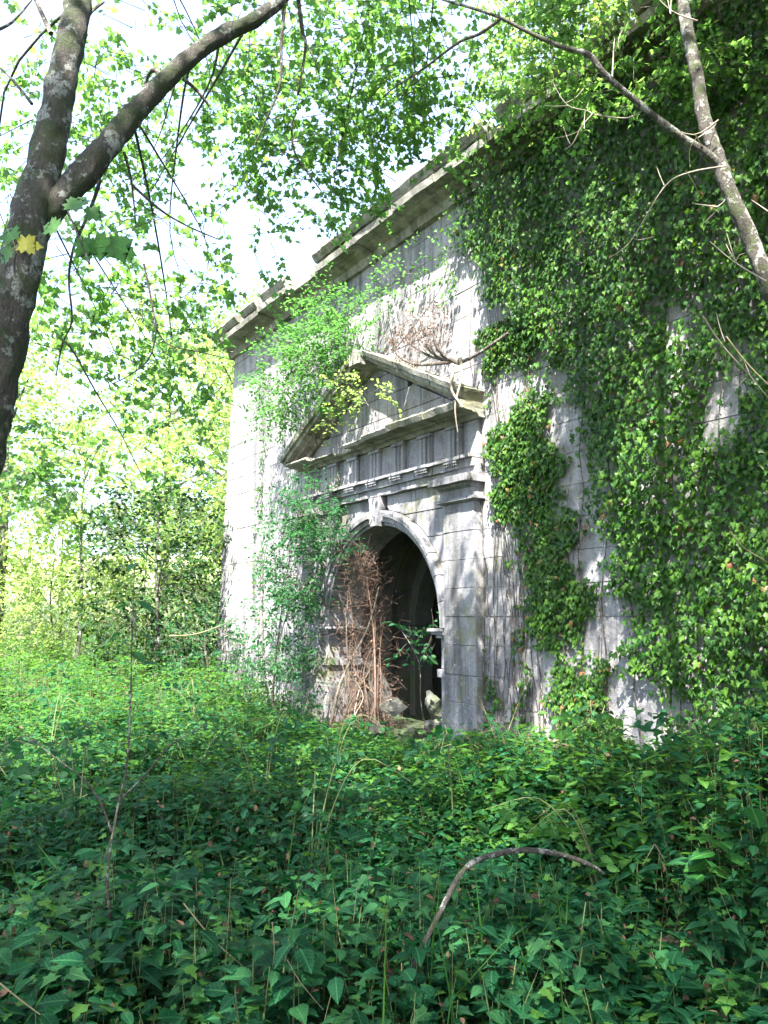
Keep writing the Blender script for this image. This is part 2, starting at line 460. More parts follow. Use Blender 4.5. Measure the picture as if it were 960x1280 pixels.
# cornice
prof = [(0, -.6), (0, .07), (.08, .1), (.12, .1), (.15, .22), (.17, .25), (.17, .42), (.26, .44), (.27, .40), (.30, .40), (.30, -.6)]
s = -5.3; i = 0
while s < 6.9:
    L = rs.uniform(.85, 1.15); b = min(s+L, 7.05)
    if 7.05-b < .3: b = 7.05
    dz = rs.uniform(-.015, .015); dn = rs.uniform(-.02, .015)
    pr = [(a, n+(dn if n > 0 else 0)) for a, n in prof]
    broken = i in (7, 9)
    if 2.7 < s < 3.4: pr = [(min(a, .25), min(n, .36)) for a, n in pr]
    me = swept_mesh('cornice_stone', pr, [(s+.006, TOP+.003+dz, 0, 1), (b-.006, TOP+.003+dz+rs.uniform(-.01, .01), 0, 1)], .011, .16, i)
    link('cornice_stone', me, M['cornice'], wall)
    if not (2.7 < s < 3.3):
        q = [(0, -.6), (0, .43), (.05, .47), (.10, .50), (.13, .49), (.14, .40), (.14, -.6)]
        link('coping_stone', swept_mesh('coping_stone', q, [(s+.01, TOP+.307+dz, 0, 1), (b-.01-rs.choice((0, 0, .2)), TOP+.307+dz, 0, 1)], .014, .14, i+40), M['cornice'], wall)
    s = b; i += 1

# earth mass behind the wall
bm = bmesh.new()
N = 14
gs = [[None]*(N+1) for _ in range(N+1)]
for a in range(N+1):
    for b in range(N+1):
        s_ = -14+20.4*a/N; n_ = -1.22-16*b/N
        p = wp(s_, 6.6+.35*math.sin(a*1.7)*math.cos(b*1.3)-.9*(b/N)**2, n_)
        gs[a][b] = bm.verts.new(p)
for a in range(N):
    for b in range(N): bm.faces.new((gs[a][b], gs[a+1][b], gs[a+1][b+1], gs[a][b+1]))
edge = [gs[a][0] for a in range(N+1)]+[gs[N][b] for b in range(1, N+1)]+[gs[a][N] for a in range(N-1, -1, -1)]+[gs[0][b] for b in range(N-1, 0, -1)]
low = [bm.verts.new((v.co.x, v.co.y, -1)) for v in edge]
for i in range(N+1, len(edge)+0):
    j = (i+1) % len(edge)
    bm.faces.new((edge[i], edge[j], low[j], low[i]))
for i in range(N, len(edge)):
    pass
bm_obj('earth_bank', bm, M['ground'], None, 'structure')

# ------------------------------------------------------------------ the portal
portal = empty('stone_portal', P0, 'carved classical doorway with broken pediment, triglyph frieze and round arch', 'doorway', rz=WROT)
pc = [0]
def pstone(name, P, n0, n1, mat='portal', rough=.007, cut=.14, ch=.006):
    pc[0] += 1
    return link(name, prism_mesh(name, P, n0, n1, ch, rough, cut, pc[0]), M[mat], portal)
S0 = 1.47
for a0, a1 in ((-.7, -.1), (3.04, 3.64)):                   # pilasters, course by course
    z = -.35
    k = 0
    while z < 2.9:
        z1 = min([.92, 1.26, 1.59, 1.925, 2.26, 2.6, 2.94][k-1] if k else .6, 2.94) if k < 8 else 2.94
        pstone('pilaster_block', rect(a0, a1, z+.0015, z1-.0015), -.45, .11+rs.uniform(-.005, .005), rough=.005)
        z = z1; k += 1
    prc = [(0, -.02), (0, .125), (.02, .16), (.05, .16), (.06, .13), (.16, .13), (.19, .19), (.22, .2), (.23, .25), (.31, .26), (.31, -.02)]
    for q0, q1 in ((a0-.05, a1+.05),):
        pc[0] += 1
        me = swept_mesh('capital', prc, [(q0+.03, 2.942, 0, 1), (q1-.03, 2.942, 0, 1)], .005, .12, pc[0])
        link('capital', me, M['portal'], portal)
        for z0_, z1_, n_ in ((2.96, 2.99, .185), (3.16, 3.245, .285)):
            pstone('capital_moulding', rect(q0-.03, q1+.03, z0_, z1_), -.02, n_, rough=.006)
for sgn in (1, -1):                                          # jambs and imposts
    def X(a, b): return (S0-a, S0-b) if sgn > 0 else (S0+b, S0+a)
    def XR(a, b):
        p, q = S0-sgn*a, S0-sgn*b
        return (min(p, q), max(p, q))
    z = -.3
    for z1 in (.45, .86, .96, 1.33):
        proud = z1 == .96
        a, b = XR(1.36 if proud else 1.41, 1.56)
        pstone('jamb_block', rect(a, b, z+.003, z1-.003), -.55, .06 if proud else .03)
        z = z1
    for (w_, z0_, z1_, n_) in ((1.36, 1.333, 1.37, .08), (1.31, 1.373, 1.41, .115), (1.27, 1.413, 1.447, .15)):
        a, b = XR(w_, 1.56)
        pstone('impost', rect(a, b, z0_, z1_), -.55, n_, rough=.003)
NV = 15
Rp = [(1.40, -.55), (1.40, .04), (1.44, .045), (1.445, .075), (1.51, .08), (1.515, .12), (1.575, .13), (1.6, .11), (1.6, -.1)]
for i in range(NV):
    if i == NV//2: continue
    a0 = PI*i/NV+.004; a1 = PI*(i+1)/NV-.004
    path = [(S0, 1.45, -math.cos(a0+(a1-a0)*j/4), math.sin(a0+(a1-a0)*j/4)) for j in range(5)]
    pc[0] += 1
    link('voussoir', swept_mesh('voussoir', Rp, path, .004, .2, pc[0]), M['portal'], portal)
pstone('keystone', [(S0-.10, 2.83), (S0+.10, 2.83), (S0+.14, 3.24), (S0-.14, 3.24)], -.5, .12, rough=.012, cut=.08)
# spandrels
for z0_, z1_ in ((1.59, 1.925), (1.925, 2.26), (2.26, 2.6), (2.6, 2.94), (2.94, 3.245)):
    for sgn in (1, -1):
        def arc(z):
            h = z-1.45
            return math.sqrt(max(1.61**2-h*h, .19**2)) if h < 1.61 else .2
        P = [(S0-sgn*1.565, z0_+.004), (S0-sgn*arc(z0_), z0_+.004)]
        for j in range(1, 7):
            z = z0_+(z1_-z0_)*j/6
            P.append((S0-sgn*max(arc(z), .2), z-.004 if j == 6 else z))
        P.append((S0-sgn*1.565, z1_-.004))
        if abs(P[0][0]-P[1][0]) < .03: P = P[1:]
        if sgn < 0: P = P[::-1]
        pstone('spandrel_block', P, -.3, .02+rs.uniform(-.004, .004), rough=.003, cut=.3, ch=.006)
pstone('spandrel_block', rect(S0-1.565, S0-1.5, 1.452, 1.586), -.3, .02, rough=.002)
pstone('spandrel_block', rect(S0+1.5, S0+1.565, 1.452, 1.586), -.3, .02, rough=.002)
# architrave
cutsA = [-.72, .08, .95, 1.9, 2.75, 3.66]
for a, b in zip(cutsA, cutsA[1:]):
    pstone('architrave_block', rect(a+.005, b-.005, 3.25, 3.35), -.3, .10, rough=.01, cut=.1)
    pstone('architrave_block', rect(a+.005, b-.005, 3.353, 3.455), -.3, .135, rough=.005, cut=.12)
    pstone('architrave_fillet', rect(a+.005, b-.005, 3.458, 3.495), -.3, .19, rough=.006, cut=.1)
# frieze
tri = [S0-1.8+.6*k for k in range(7)]
for i, s in enumerate(tri):
    bm = bmesh.new()
    P = []
    hw = .13
    outline = [(-hw, 0), (-hw, .05)]
    for c in (-.087, 0, .087):
        outline += [(c-.03, .06), (c-.03+.06, .06)] if False else []
    zg = []
    xsn = [(-.13, .025), (-.115, .055), (-.065, .055), (-.043, .015), (-.022, .055), (.022, .055), (.043, .015), (.065, .055), (.115, .055), (.13, .025), (.13, -.1), (-.13, -.1)]
    r0 = [bm.verts.new((s+x, .06+n, 3.5)) for x, n in xsn]; r1 = [bm.verts.new((s+x, .06+n, 3.86)) for x, n in xsn]
    for k in range(len(xsn)):
        j = (k+1) % len(xsn); bm.faces.new((r0[k], r0[j], r1[j], r1[k]))
    bm.faces.new(r0[::-1]); bm.faces.new(r1)
    bmesh.ops.recalc_face_normals(bm, faces=bm.faces)
    roughen(bm, .004, .12, i)
    t = bm_obj('triglyph', bm, M['portal'], portal)
    pstone('triglyph_cap', rect(s-.145, s+.145, 3.862, 3.905), -.1, .135, rough=.004)
    bm = bmesh.new()
    box_bm(bm, s-.13, s+.13, 0, .18, 3.425, 3.455)
    for k in range(6): box_bm(bm, s-.12+k*.043, s-.095+k*.043, .12, .17, 3.395, 3.427)
    bm_obj('guttae', bm, M['portal'], portal)
edges = [-.72]+[s for s in tri]+[3.66]
for a, b in zip(edges, edges[1:]):
    pstone('metope', rect(a+.003, b-.003, 3.498, 3.915), -.3, .062+rs.uniform(-.004, .004), rough=.004, cut=.14)
# horizontal cornice: its right part stands, a piece is lost, the left end is thin and curved
def hc(a, b, n1, z1, rough=.014, zl=3.92):
    pr = [(0, -.2), (0, .10), (.04, .13), (.05, .2), (.065, .21), (.07, n1-.03), (z1-.03, n1), (z1, n1-.03), (z1, -.2)]
    pc[0] += 1
    m_ = swept_mesh('cornice_block', pr, [(a+.004, zl, 0, 1), (b-.004, zl, 0, 1)], rough, .1, pc[0])
    link('cornice_block', m_, M['cornice'], portal)
hc(-.82, -.1, .42, .17); hc(-.1, .7, .44, .17); hc(.7, 1.35, .42, .155); hc(1.35, 1.95, .36, .14, .025)
hc(1.95, 2.4, .16, .10, .02); hc(2.4, 3.0, .3, .10, .02); hc(3.0, 3.72, .42, .12, .015)
# tympanum
APX = (S0-.03, 5.24); LB = (-.8, 4.05); RB = (3.72, 4.0)
for k in range(4):
    z0_ = 4.03+k*.31; z1_ = z0_+.31
    off = .3 if k % 2 else 0
    for j in range(7):
        a = -.9+j*.8-off; b = a+.8
        P = rect(a+.004, b-.004, z0_+.003, z1_-.003)
        P = clip_poly(P, (-.7, 4.0), (3.6, 4.0)); P = clip_poly(P, (3.6, 4.03), (S0, 5.12)) if P else P
        P = clip_poly(P, (S0, 5.12), (-.66, 4.03)) if P else P
        if len(P) >= 3:
            ar = abs(sum(P[i][0]*P[(i+1) % len(P)][1]-P[(i+1) % len(P)][0]*P[i][1] for i in range(len(P))))/2
            if ar > .01: pstone('tympanum_block', P, -.02, .07+rs.uniform(-.005, .005), rough=.005, cut=.16)
# raking cornices
def rake(p, q, ts, n1, th):
    L = math.hypot(q[0]-p[0], q[1]-p[1]); d = ((q[0]-p[0])/L, (q[1]-p[1])/L)
    up = (-d[1], d[0]) if d[0] > 0 else (d[1], -d[0])
    for t0, t1 in zip(ts, ts[1:]):
        pc[0] += 1
        pr = [(0, .0), (0, .12), (.04, .15), (.05, .26), (.075, .27), (.08, n1-.05), (th*.68, n1-.04), (th*.7, n1), (th, n1+.02), (th, .0)]
        g0 = t0+.004; g1 = t1-.004
        path = [(p[0]+d[0]*L*g0, p[1]+d[1]*L*g0, up[0], up[1]), (p[0]+d[0]*L*g1, p[1]+d[1]*L*g1, up[0], up[1])]
        link('raking_cornice_stone', swept_mesh('raking_cornice_stone', pr, path, .011, .12, pc[0]), M['cornice'], portal)
rake((3.80, 3.95), (S0+.02, 5.12), [0, .34, .7, .985], .42, .2)
rake((-.72, 4.06), (S0-.02, 5.12), [0, .27, .62, .985], .40, .2)
pstone('apex_stone', [(S0-.14, 5.09), (S0+.14, 5.09), (S0+.13, 5.27), (S0, 5.33), (S0-.15, 5.25)], .0, .46, 'cornice', .012, .08)

# ------------------------------------------------------------------ the vaulted passage behind the doorway
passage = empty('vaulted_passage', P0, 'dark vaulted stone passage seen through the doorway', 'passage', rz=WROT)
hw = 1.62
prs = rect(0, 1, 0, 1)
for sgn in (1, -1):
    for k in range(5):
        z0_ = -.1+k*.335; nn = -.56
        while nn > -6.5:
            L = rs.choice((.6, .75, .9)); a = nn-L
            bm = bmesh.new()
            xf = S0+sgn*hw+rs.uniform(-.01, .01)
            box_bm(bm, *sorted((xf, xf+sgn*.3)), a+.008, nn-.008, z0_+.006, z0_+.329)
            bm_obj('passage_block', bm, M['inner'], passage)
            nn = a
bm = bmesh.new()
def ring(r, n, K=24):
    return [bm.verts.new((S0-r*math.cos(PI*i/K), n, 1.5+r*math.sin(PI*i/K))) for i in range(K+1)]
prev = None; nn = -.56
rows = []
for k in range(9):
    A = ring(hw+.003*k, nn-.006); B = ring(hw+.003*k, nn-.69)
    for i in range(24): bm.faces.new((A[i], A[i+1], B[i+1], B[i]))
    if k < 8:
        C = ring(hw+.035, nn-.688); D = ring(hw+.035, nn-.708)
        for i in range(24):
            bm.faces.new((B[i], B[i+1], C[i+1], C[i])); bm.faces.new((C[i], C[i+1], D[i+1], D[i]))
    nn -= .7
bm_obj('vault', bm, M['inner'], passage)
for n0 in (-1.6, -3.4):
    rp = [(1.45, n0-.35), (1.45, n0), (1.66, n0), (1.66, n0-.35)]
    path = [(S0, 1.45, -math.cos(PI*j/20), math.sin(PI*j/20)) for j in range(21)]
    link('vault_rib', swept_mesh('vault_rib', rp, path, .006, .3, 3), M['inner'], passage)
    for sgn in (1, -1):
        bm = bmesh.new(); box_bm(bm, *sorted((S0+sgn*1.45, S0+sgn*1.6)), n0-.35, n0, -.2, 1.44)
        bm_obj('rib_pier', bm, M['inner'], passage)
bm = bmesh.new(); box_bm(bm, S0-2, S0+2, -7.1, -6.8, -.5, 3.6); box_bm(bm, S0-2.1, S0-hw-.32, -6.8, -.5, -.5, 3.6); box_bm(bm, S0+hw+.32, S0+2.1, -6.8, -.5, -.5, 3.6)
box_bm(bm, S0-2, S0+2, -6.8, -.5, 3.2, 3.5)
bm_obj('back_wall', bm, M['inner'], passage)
bm = bmesh.new(); box_bm(bm, S0-1.56, S0-1.4, -1.25, -.56, -.3, 1.5)
bm.free()

# ------------------------------------------------------------------ foliage builders
def blob(c, r, n, thr=-9, fr=1.0, seed=0.0, shell=0.0):
    """n points in an ellipsoid, thinned by a clumpy noise"""
    c = np.array(c, float); r = np.array(r, float)
    out = []
    tot = 0
    while tot < n:
        p = rng.normal(size=(n*2, 3)); p = unit(p)*(rng.random((n*2, 1))**(1/3)*(1-shell)+shell)
        q = c+p*r
        if thr > -9:
            qq = q*fr+seed
            v = (np.sin(qq[:, 0]*2.1+np.sin(qq[:, 1]*1.7)*1.3)+np.sin(qq[:, 1]*2.7+np.sin(qq[:, 2]*2.3)*1.2+1)+np.sin(qq[:, 2]*2.4+np.sin(qq[:, 0]*1.9)*1.4+2))/3
            q = q[v > thr]
        out.append(q); tot += len(q)
        if len(q) == 0: break
    return np.concatenate(out)[:n]
GAPS = []  # openings cut through the crowns along the sun direction to place sun patches
for _x, _y, _n, _r in ((700, 515, 0, .3), (712, 490, 0, .25), (640, 640, 0, .3), (612, 700, 0, .35), (630, 760, 0, .25), (590, 640, .1, .3), (768, 650, 0, .25), (650, 400, .1, .5), (690, 370, .1, .4), (610, 420, .1, .35),
                       (470, 510, .1, .3), (425, 540, .1, .2), (455, 860, .3, .35), (470, 650, .2, .25), (520, 620, .1, .25), (580, 560, .2, .25), (690, 400, .1, .5), (640, 330, .1, .6), (700, 300, .2, .55), (660, 280, .2, .5), (740, 180, .2, .4), (850, 350, .2, .25), (700, 220, .2, .3),
                       (580, 330, 0, .5), (520, 330, 0, .5), (470, 360, 0, .5), (560, 400, 0, .35), (720, 230, .2, .3), (760, 350, .2, .3), (800, 420, .2, .25), (840, 560, .2, .2), (610, 800, 0, .2), (790, 870, 0, .3),
                       (350, 420, 0, .9), (320, 500, 0, 1.0), (300, 580, 0, .9), (330, 620, 0, .6), (370, 620, 0, .3), (310, 700, 0, .5), (310, 780, 0, .5)):
    _a = (_x-480)/1004; _b = -(_y-640)/1004
    _r3 = Vector((_a, math.cos(PITCH)-_b*math.sin(PITCH), math.sin(PITCH)+_b*math.cos(PITCH)))
    _t = (P0+WN*_n-Vector((0, 0, CH))).dot(WN)/_r3.dot(WN)
    GAPS.append((np.array(Vector((0, 0, CH))+_r3*_t), _r, 0.))
for _p, _r in ((at(690, 960, 8.2), .5), (at(640, 1000, 7.3), .3), (at(250, 960, 8.5), .5), (at(110, 940, 9), .6), (at(400, 940, 9.3), .45), (at(30, 970, 8), .5), (at(430, 935, 9.3), .3), (at(130, 870, 12), .9), (at(50, 820, 15), 1.5), (at(180, 820, 14), 1.2),
               (at(220, 450, 6), .8), (at(140, 570, 6.8), 1.0), (at(90, 50, 4), .35), (at(78, 150, 3.9), .3), (at(155, 165, 3.9), .3), (at(110, 208, 3.9), .25), (at(265, 45, 4.1), .3), (at(330, 10, 4.1), .3), (at(870, 60, 4.5), .3), (at(950, 330, 4.5), .3), (at(915, 240, 4.5), .2), (at(400, 1150, 4), .2)):
    GAPS.append((np.array(_p), _r, 0.))
for _p, _r, _k in ((wp(-1.6, 5.5), 1.3, .12), (wp(-2.4, 6.3), .7, .4), (wp(1.0, 6.0), 1.0, .4), (wp(-.9, 2.4), .7, .5), (wp(.3, 3.4), .6, .6), (at(400, 930, 9.3), 1.0, .2), (at(150, 880, 11), 1.4, .3), (at(250, 900, 9), 1.1, .4), (wp(5, 2), 1.2, .5)):
    GAPS.append((np.array(_p), _r, _k))
SD = np.array(SUN)
def open_gaps(C, off=(0, 0, 0), k=1.0):
    keep = np.ones(len(C), bool); W = C+np.array(off)
    u_ = rng.random(len(C))
    for p, r, kp in GAPS:
        d = W-p; t = d@SD
        keep &= ~((np.linalg.norm(d-t[:, None]*SD, axis=1) < r*k) & (t > .6) & (u_ > kp))
    return C[keep]
def sprays(C, D, L, tmpl, size, per=12, droop=.3, up=.8, twig_r=.004):
    """leafy twigs: returns leaves (V,F,r) and twigs (V,F,r)"""
    n = len(C)
    D = unit(D)
    L = np.full(n, L)*rng.uniform(.6, 1.3, n)
    side = unit(np.cross(D, np.array([0, 0, 1.])+rng.normal(size=(n, 3))*.25))
    t = np.linspace(.12, 1, per)
    sg = np.where(np.arange(per) % 2, 1., -1.)
    tt = t[None, :]+rng.uniform(-.04, .04, (n, per))
    P = C[:, None, :]+D[:, None, :]*(L[:, None]*tt)[..., None]
    P[..., 2] -= droop*(tt**2)*L[:, None]*.5
    LD = D[:, None, :]*.6+side[:, None, :]*sg[None, :, None]*.9+rng.normal(size=(n, per, 3))*.3
    LD[..., 2] -= droop*.8
    NN = np.array([0, 0, up])+rng.normal(size=(n, per, 3))*.55
    P += unit(LD)*size*.25
    S = size*rng.uniform(.6, 1.2, (n, per))
    rr = np.clip(np.repeat(rng.random(n), per).reshape(n, per)*.6+rng.random((n, per))*.4, 0, .999)
    lv = instance(*tmpl, P.reshape(-1, 3), LD.reshape(-1, 3), NN.reshape(-1, 3), S.reshape(-1), rr.reshape(-1))
    D2 = D.copy(); D2[:, 2] -= droop*.4
    tw = sticks(C-D*L[:, None]*.3, D2, L*1.2, np.full(n, twig_r))
    return lv, tw
def crown(parent, parts, leafmat, twigmat='twig', name='crown'):
    V, F, r = merge([p[0] for p in parts]); link(name, np_mesh(name, V, F, r), M[leafmat], parent, 'stuff')
    V, F, r = merge([p[1] for p in parts]); link('twigs', np_mesh('twigs', V, F, r), M[twigmat], parent, 'stuff')
def outward(C, c, z=0.0):
    D = C-np.array(c, float); D = unit(D)+rng.normal(size=C.shape)*.5; D[:, 2] += z
    return D
def limb(parent, pts, rad, mat='bark', sides=10, rough=.16, name='branch', freq=9):
    return tubes_obj(name, [tube(pts, rad, sides, rough, 12 if sides > 16 else 4, freq)], M[mat], parent)

# ------------------------------------------------------------------ big tree on the left
t1 = empty('field_maple_tree', (-2.6, 3.75, 0), 'mossy forked tree trunk leaning in at the left with a thick limb reaching right', 'tree')
t1.location = (0, 0, 0)
base = Vector((-2.75, 3.9, -.2))
T = [base, Vector((-2.45, 3.85, .9)), at(-52, 640, 3.8), at(-12, 500, 3.8), at(33, 300, 3.8), at(58, 200, 3.85), at(78, 100, 3.9), at(98, 0, 4.0), at(118, -140, 4.2), Vector((-1.2, 4.4, 7.4)), Vector((-1.0, 4.3, 9.6)), Vector((-1.1, 4.2, 11.5))]
limb(t1, T, [.2, .14, .122, .112, .1, .088, .073, .068, .062, .052, .04, .02], 'bark', 28, .17, 'trunk', 11)
Lb = [at(28, 345, 3.82), at(58, 275, 3.83), at(95, 228, 3.84), at(130, 188, 3.88), at(165, 145, 3.95), at(200, 108, 4.0), at(240, 70, 4.05), at(275, 45, 4.1), at(310, 30, 4.15), at(345, 5, 4.2), at(400, -50, 4.3), at(470, -110, 4.5), at(560, -200, 4.8), Vector((1.2, 5.0, 7.8)), Vector((1.9, 4.8, 9.2))]
limb(t1, Lb, [.03, .06, .072, .066, .056, .05, .046, .045, .041, .037, .034, .03, .026, .02, .01], 'bark', 24, .2, 'branch', 11)
def tw(parent, pix, Y, r0, r1=None, mat='twig', name='branch', sides=6):
    pts = [at(x, y, Y+(i*.05)) for i, (x, y) in enumerate(pix)]
    r1 = r1 or r0*.35
    rad = [r0+(r1-r0)*i/(len(pts)-1) for i in range(len(pts))]
    return limb(parent, pts, rad, mat, sides, .12, name, 30)
tw(t1, [(357, -5), (352, 50), (350, 105), (335, 145), (318, 182)], 4.2, .012)
tw(t1, [(372, -8), (378, 40), (382, 58), (374, 110), (372, 118)], 4.3, .014)
tw(t1, [(378, 45), (395, 80), (400, 100)], 4.35, .007)
tw(t1, [(228, 98), (245, 112), (262, 133)], 4.05, .012, .008)
tw(t1, [(205, 105), (196, 88), (186, 92), (180, 115)], 4.0, .016, .009)
tw(t1, [(155, 190), (163, 220), (167, 250), (170, 285)], 3.95, .009)
tw(t1, [(166, 232), (200, 262), (235, 283), (275, 300)], 4.0, .008)
tw(t1, [(125, 225), (118, 248), (105, 280), (92, 310), (86, 350), (90, 400), (78, 430), (70, 470)], 3.85, .011)
tw(t1, [(78, 425), (92, 440), (120, 490), (150, 540), (180, 600)], 3.9, .006)
tw(t1, [(64, 42), (50, 12), (40, -10)], 3.9, .014, .01)
tw(t1, [(40, 130), (20, 105), (0, 85), (-20, 75)], 3.85, .009)
tw(t1, [(-10, 40), (15, 28), (40, 0)], 3.7, .010)
tw(t1, [(95, 55), (110, 20), (130, 2)], 3.95, .012, .007)
tw(t1, [(365, 150), (368, 190), (395, 230), (410, 250)], 4.6, .008)
tw(t1, [(180, 330), (190, 380), (195, 415), (185, 450), (160, 470), (140, 480)], 4.6, .008)
tw(t1, [(190, 400), (210, 430), (250, 440), (290, 450)], 4.7, .006)
for pts in ([(-1.2, 4.4, 7.0), (-2.6, 3.6, 8.6), (-4.2, 2.8, 9.6)], [(-1.1, 4.3, 8.2), (-.6, 2.4, 9.4), (-.8, .2, 10.4)], [(-1.0, 4.3, 9.4), (.4, 5.6, 10.2), (1.2, 7.0, 10.6)], [(-1.3, 4.3, 6.6), (-3.0, 5.2, 7.4), (-4.6, 6.4, 7.8)]):
    limb(t1, pts, [.05, .035, .012], 'bark', 8)
LINKS = []
def fg(cx, cy, Y, rx, ry, rz, n, thr=.0, seed=0., L=.36, size=.058, per=12, fr=2.3, tmpl=MAPLE, droop=.5):
    c = at(cx, cy, Y)
    C = open_gaps(blob(c, (rx, ry, rz), n, thr, fr, seed), k=.5)
    D = rng.normal(size=C.shape)*[1, 1, .35]; D[:, 2] -= .15
    LINKS.append((c, (rx, ry, rz)))
    return sprays(C, D, L, tmpl, size, per, droop)
leaf = []
leaf += [fg(30, 120, 5.0, .8, .8, 1.2, 50, -.1, 1), fg(200, 30, 5.6, 1.3, 1.0, .8, 140, -.1, 2), fg(430, 60, 5.8, 1.2, 1.0, .9, 190, -.1, 3),
         fg(390, 195, 6.2, .75, .8, .5, 85, -.1, 4), fg(470, 130, 5.9, .7, .8, .7, 60, -.05, 4.5), fg(240, 170, 6.0, .9, .7, .6, 50, -.2, 5), fg(150, 320, 5.4, .95, .7, .5, 80, -.3, 6), fg(250, 290, 6.2, .7, .7, .35, 32, -.2, 6.5), fg(270, 350, 6.4, .55, .6, .4, 50, -.3, 7),
         fg(170, 430, 6.0, .85, .8, .5, 90, -.2, 8), fg(60, 420, 6.2, .7, .7, .9, 75, -.3, 9), fg(130, 560, 6.8, 1.0, .8, .45, 75, -.2, 10), fg(235, 480, 7.2, .35, .6, .5, 24, -.2, 11), fg(110, 180, 6.4, .9, .7, .9, 100, -.3, 14), fg(10, 300, 6.4, .6, .6, 1.2, 60, -.3, 15),
         fg(350, 120, 6.2, .9, .8, .7, 80, 0, 13), fg(20, 620, 6.0, .6, .6, .4, 40, 0, 12)]
for c, r_ in LINKS:
    a = min([Vector(q) for q in Lb[4:12]+T[5:10]], key=lambda q: (q-c).length+(.6 if q.z < c.z else 0))
    for k in range(1):
        if c.z < 3.2: continue
        a = min([Vector(q) for q in random.sample(Lb[4:13]+T[5:10], 6)], key=lambda q: (q-c).length)
        e_ = c+Vector((random.uniform(-1, 1)*r_[0], random.uniform(-1, 1)*r_[1], random.uniform(-.9, .2)*r_[2]))*.9
        m1 = a.lerp(e_, .35)+Vector((random.uniform(-.2, .2), random.uniform(-.2, .2), .25)); m2 = a.lerp(e_, .75)+Vector((random.uniform(-.15, .15), random.uniform(-.15, .15), .1))
        limb(t1, [a, m1, m2, e_], [.009, .007, .004, .0015], 'twig', 5, .2)
crown(t1, leaf, 'canopy')
# the unseen top of its crown, with one clump added to shade the ground
top = []
for c, r, n, th in (((-.6, -.6, 10.0), (3.4, 2.4, 1.3), 900, -.1), ((-1.5, 3.0, 9.8), (3.2, 3.2, 1.5), 900, -.1), ((-3.6, 1.0, 9.2), (2.4, 2.4, 1.4), 420, -.1), ((1.2, 4.6, 10.2), (2.0, 2.0, 1.0), 260, .0)):
    C = open_gaps(blob(c, r, n, th, 1.3, 3.3), k=1.25); top.append(sprays(C, outward(C, c), .7, MAPLE, .095, 10, .3))
crown(t1, top, 'canopy')
# broad sycamore leaves on a low twig
tws = tw(t1, [(112, 330), (100, 300), (84, 262)], 2.6, .004, .003, name='twig')
tw2 = tw(t1, [(20, 355), (18, 330), (22, 306)], 2.5, .004, .003, name='twig')
for (x, y, Y, dx, dz, sz, yel, par) in ((90, 262, 2.58, .35, .8, .085, 0, tws), (72, 285, 2.6, -1, .35, .07, 0, tws), (108, 268, 2.62, 1, .2, .07, 0, tws), (118, 300, 2.65, .8, -.6, .09, 0, tws), (138, 306, 2.66, 1, -.25, .095, 0, tws), (105, 300, 2.64, .1, -1, .08, 0, tws),
                                   (16, 300, 2.5, -.6, .9, .07, 0, tw2), (24, 306, 2.5, 1, .12, .075, 1, tw2), (14, 312, 2.5, -.7, -.5, .065, 0, tw2)):
    p = at(x, y, Y)
    V, F, r = instance(*BIGMAPLE, np.zeros((1, 3)), np.array([[dx, .25, dz]]), np.array([[-.2, -.95, .25]]), np.array([sz]), np.array([.75]))
    dv = np.array([[-dx, -.1, -dz-.6]]); st_ = sticks(np.array([tuple(p)]), dv, np.array([.06]), np.array([.0018])); link('leaf_stalk', np_mesh('leaf_stalk', *st_), M['stem'], par)
    o = link('leaf', np_mesh('leaf', V, F, r), M['feather'] if not yel else M['straw'], par); o.location = p
    if yel:
        o.data.materials.clear(); mm = leaf_mat('yellow_leaf', (.35, .3, .03), (.4, .34, .04), (.4, .36, .05), (.6, .55, .05)); o.data.materials.append(mm); o['label'] = 'yellowing lobed leaf'

# ------------------------------------------------------------------ thin tree on the right
t2 = empty('leaning_tree', (0, 0, 0), 'thin lichen-grey tree trunk leaning left at the upper right', 'tree')
T = [Vector((3.9, 4.6, -.1)), Vector((3.5, 4.6, 1.0)), at(1130, 640, 4.55), at(1040, 500, 4.5), at(985, 400, 4.5), at(958, 350, 4.5), at(938, 300, 4.5), at(912, 240, 4.5), at(898, 200, 4.52), at(880, 150, 4.55), at(872, 100, 4.6), at(860, 40, 4.7), at(853, 0, 4.8), at(846, -80, 5.0), at(850, -200, 5.2), Vector((2.3, 5.2, 8.6)), Vector((2.1, 5.0, 11))]
limb(t2, T, [.1, .075, .064, .056, .052, .05, .047, .044, .043, .04, .038, .039, .036, .033, .03, .026, .01], 'bark_pale', 18, .2, 'trunk', 14)
limb(t2, [at(x, y, Y) for x, y, Y in ((898, 205, 4.5), (880, 190, 4.48), (850, 170, 4.45), (820, 147, 4.4), (785, 118, 4.35), (755, 92, 4.3), (735, 68, 4.3), (700, 58, 4.3), (660, 40, 4.3), (625, 22, 4.3), (590, 10, 4.3), (550, -2, 4.4), (500, -25, 4.4))],
     [.03, .026, .022, .02, .018, .017, .016, .013, .011, .01, .009, .008, .006], 'bark_pale', 8, .15)
tw(t2, [(625, 24), (600, 42), (575, 52), (540, 78), (520, 92), (495, 108), (478, 122)], 4.3, .011)
tw(t2, [(520, 92), (505, 118), (490, 132)], 4.45, .005)
DEADT = [[(800, 142), (780, 148), (745, 143), (732, 140), (710, 130), (690, 100)], [(745, 143), (728, 160), (715, 180), (705, 190)], [(768, 100), (770, 60), (768, 50)],
         [(905, 210), (860, 216), (830, 232), (790, 300), (760, 320)], [(870, 25), (840, 15), (818, -5)], [(960, 350), (920, 330), (890, 300)], [(895, 260), (870, 256)], [(880, 395), (905, 430), (935, 470), (970, 505)], [(965, 270), (940, 250)], [(900, 150), (870, 170), (830, 155)]]
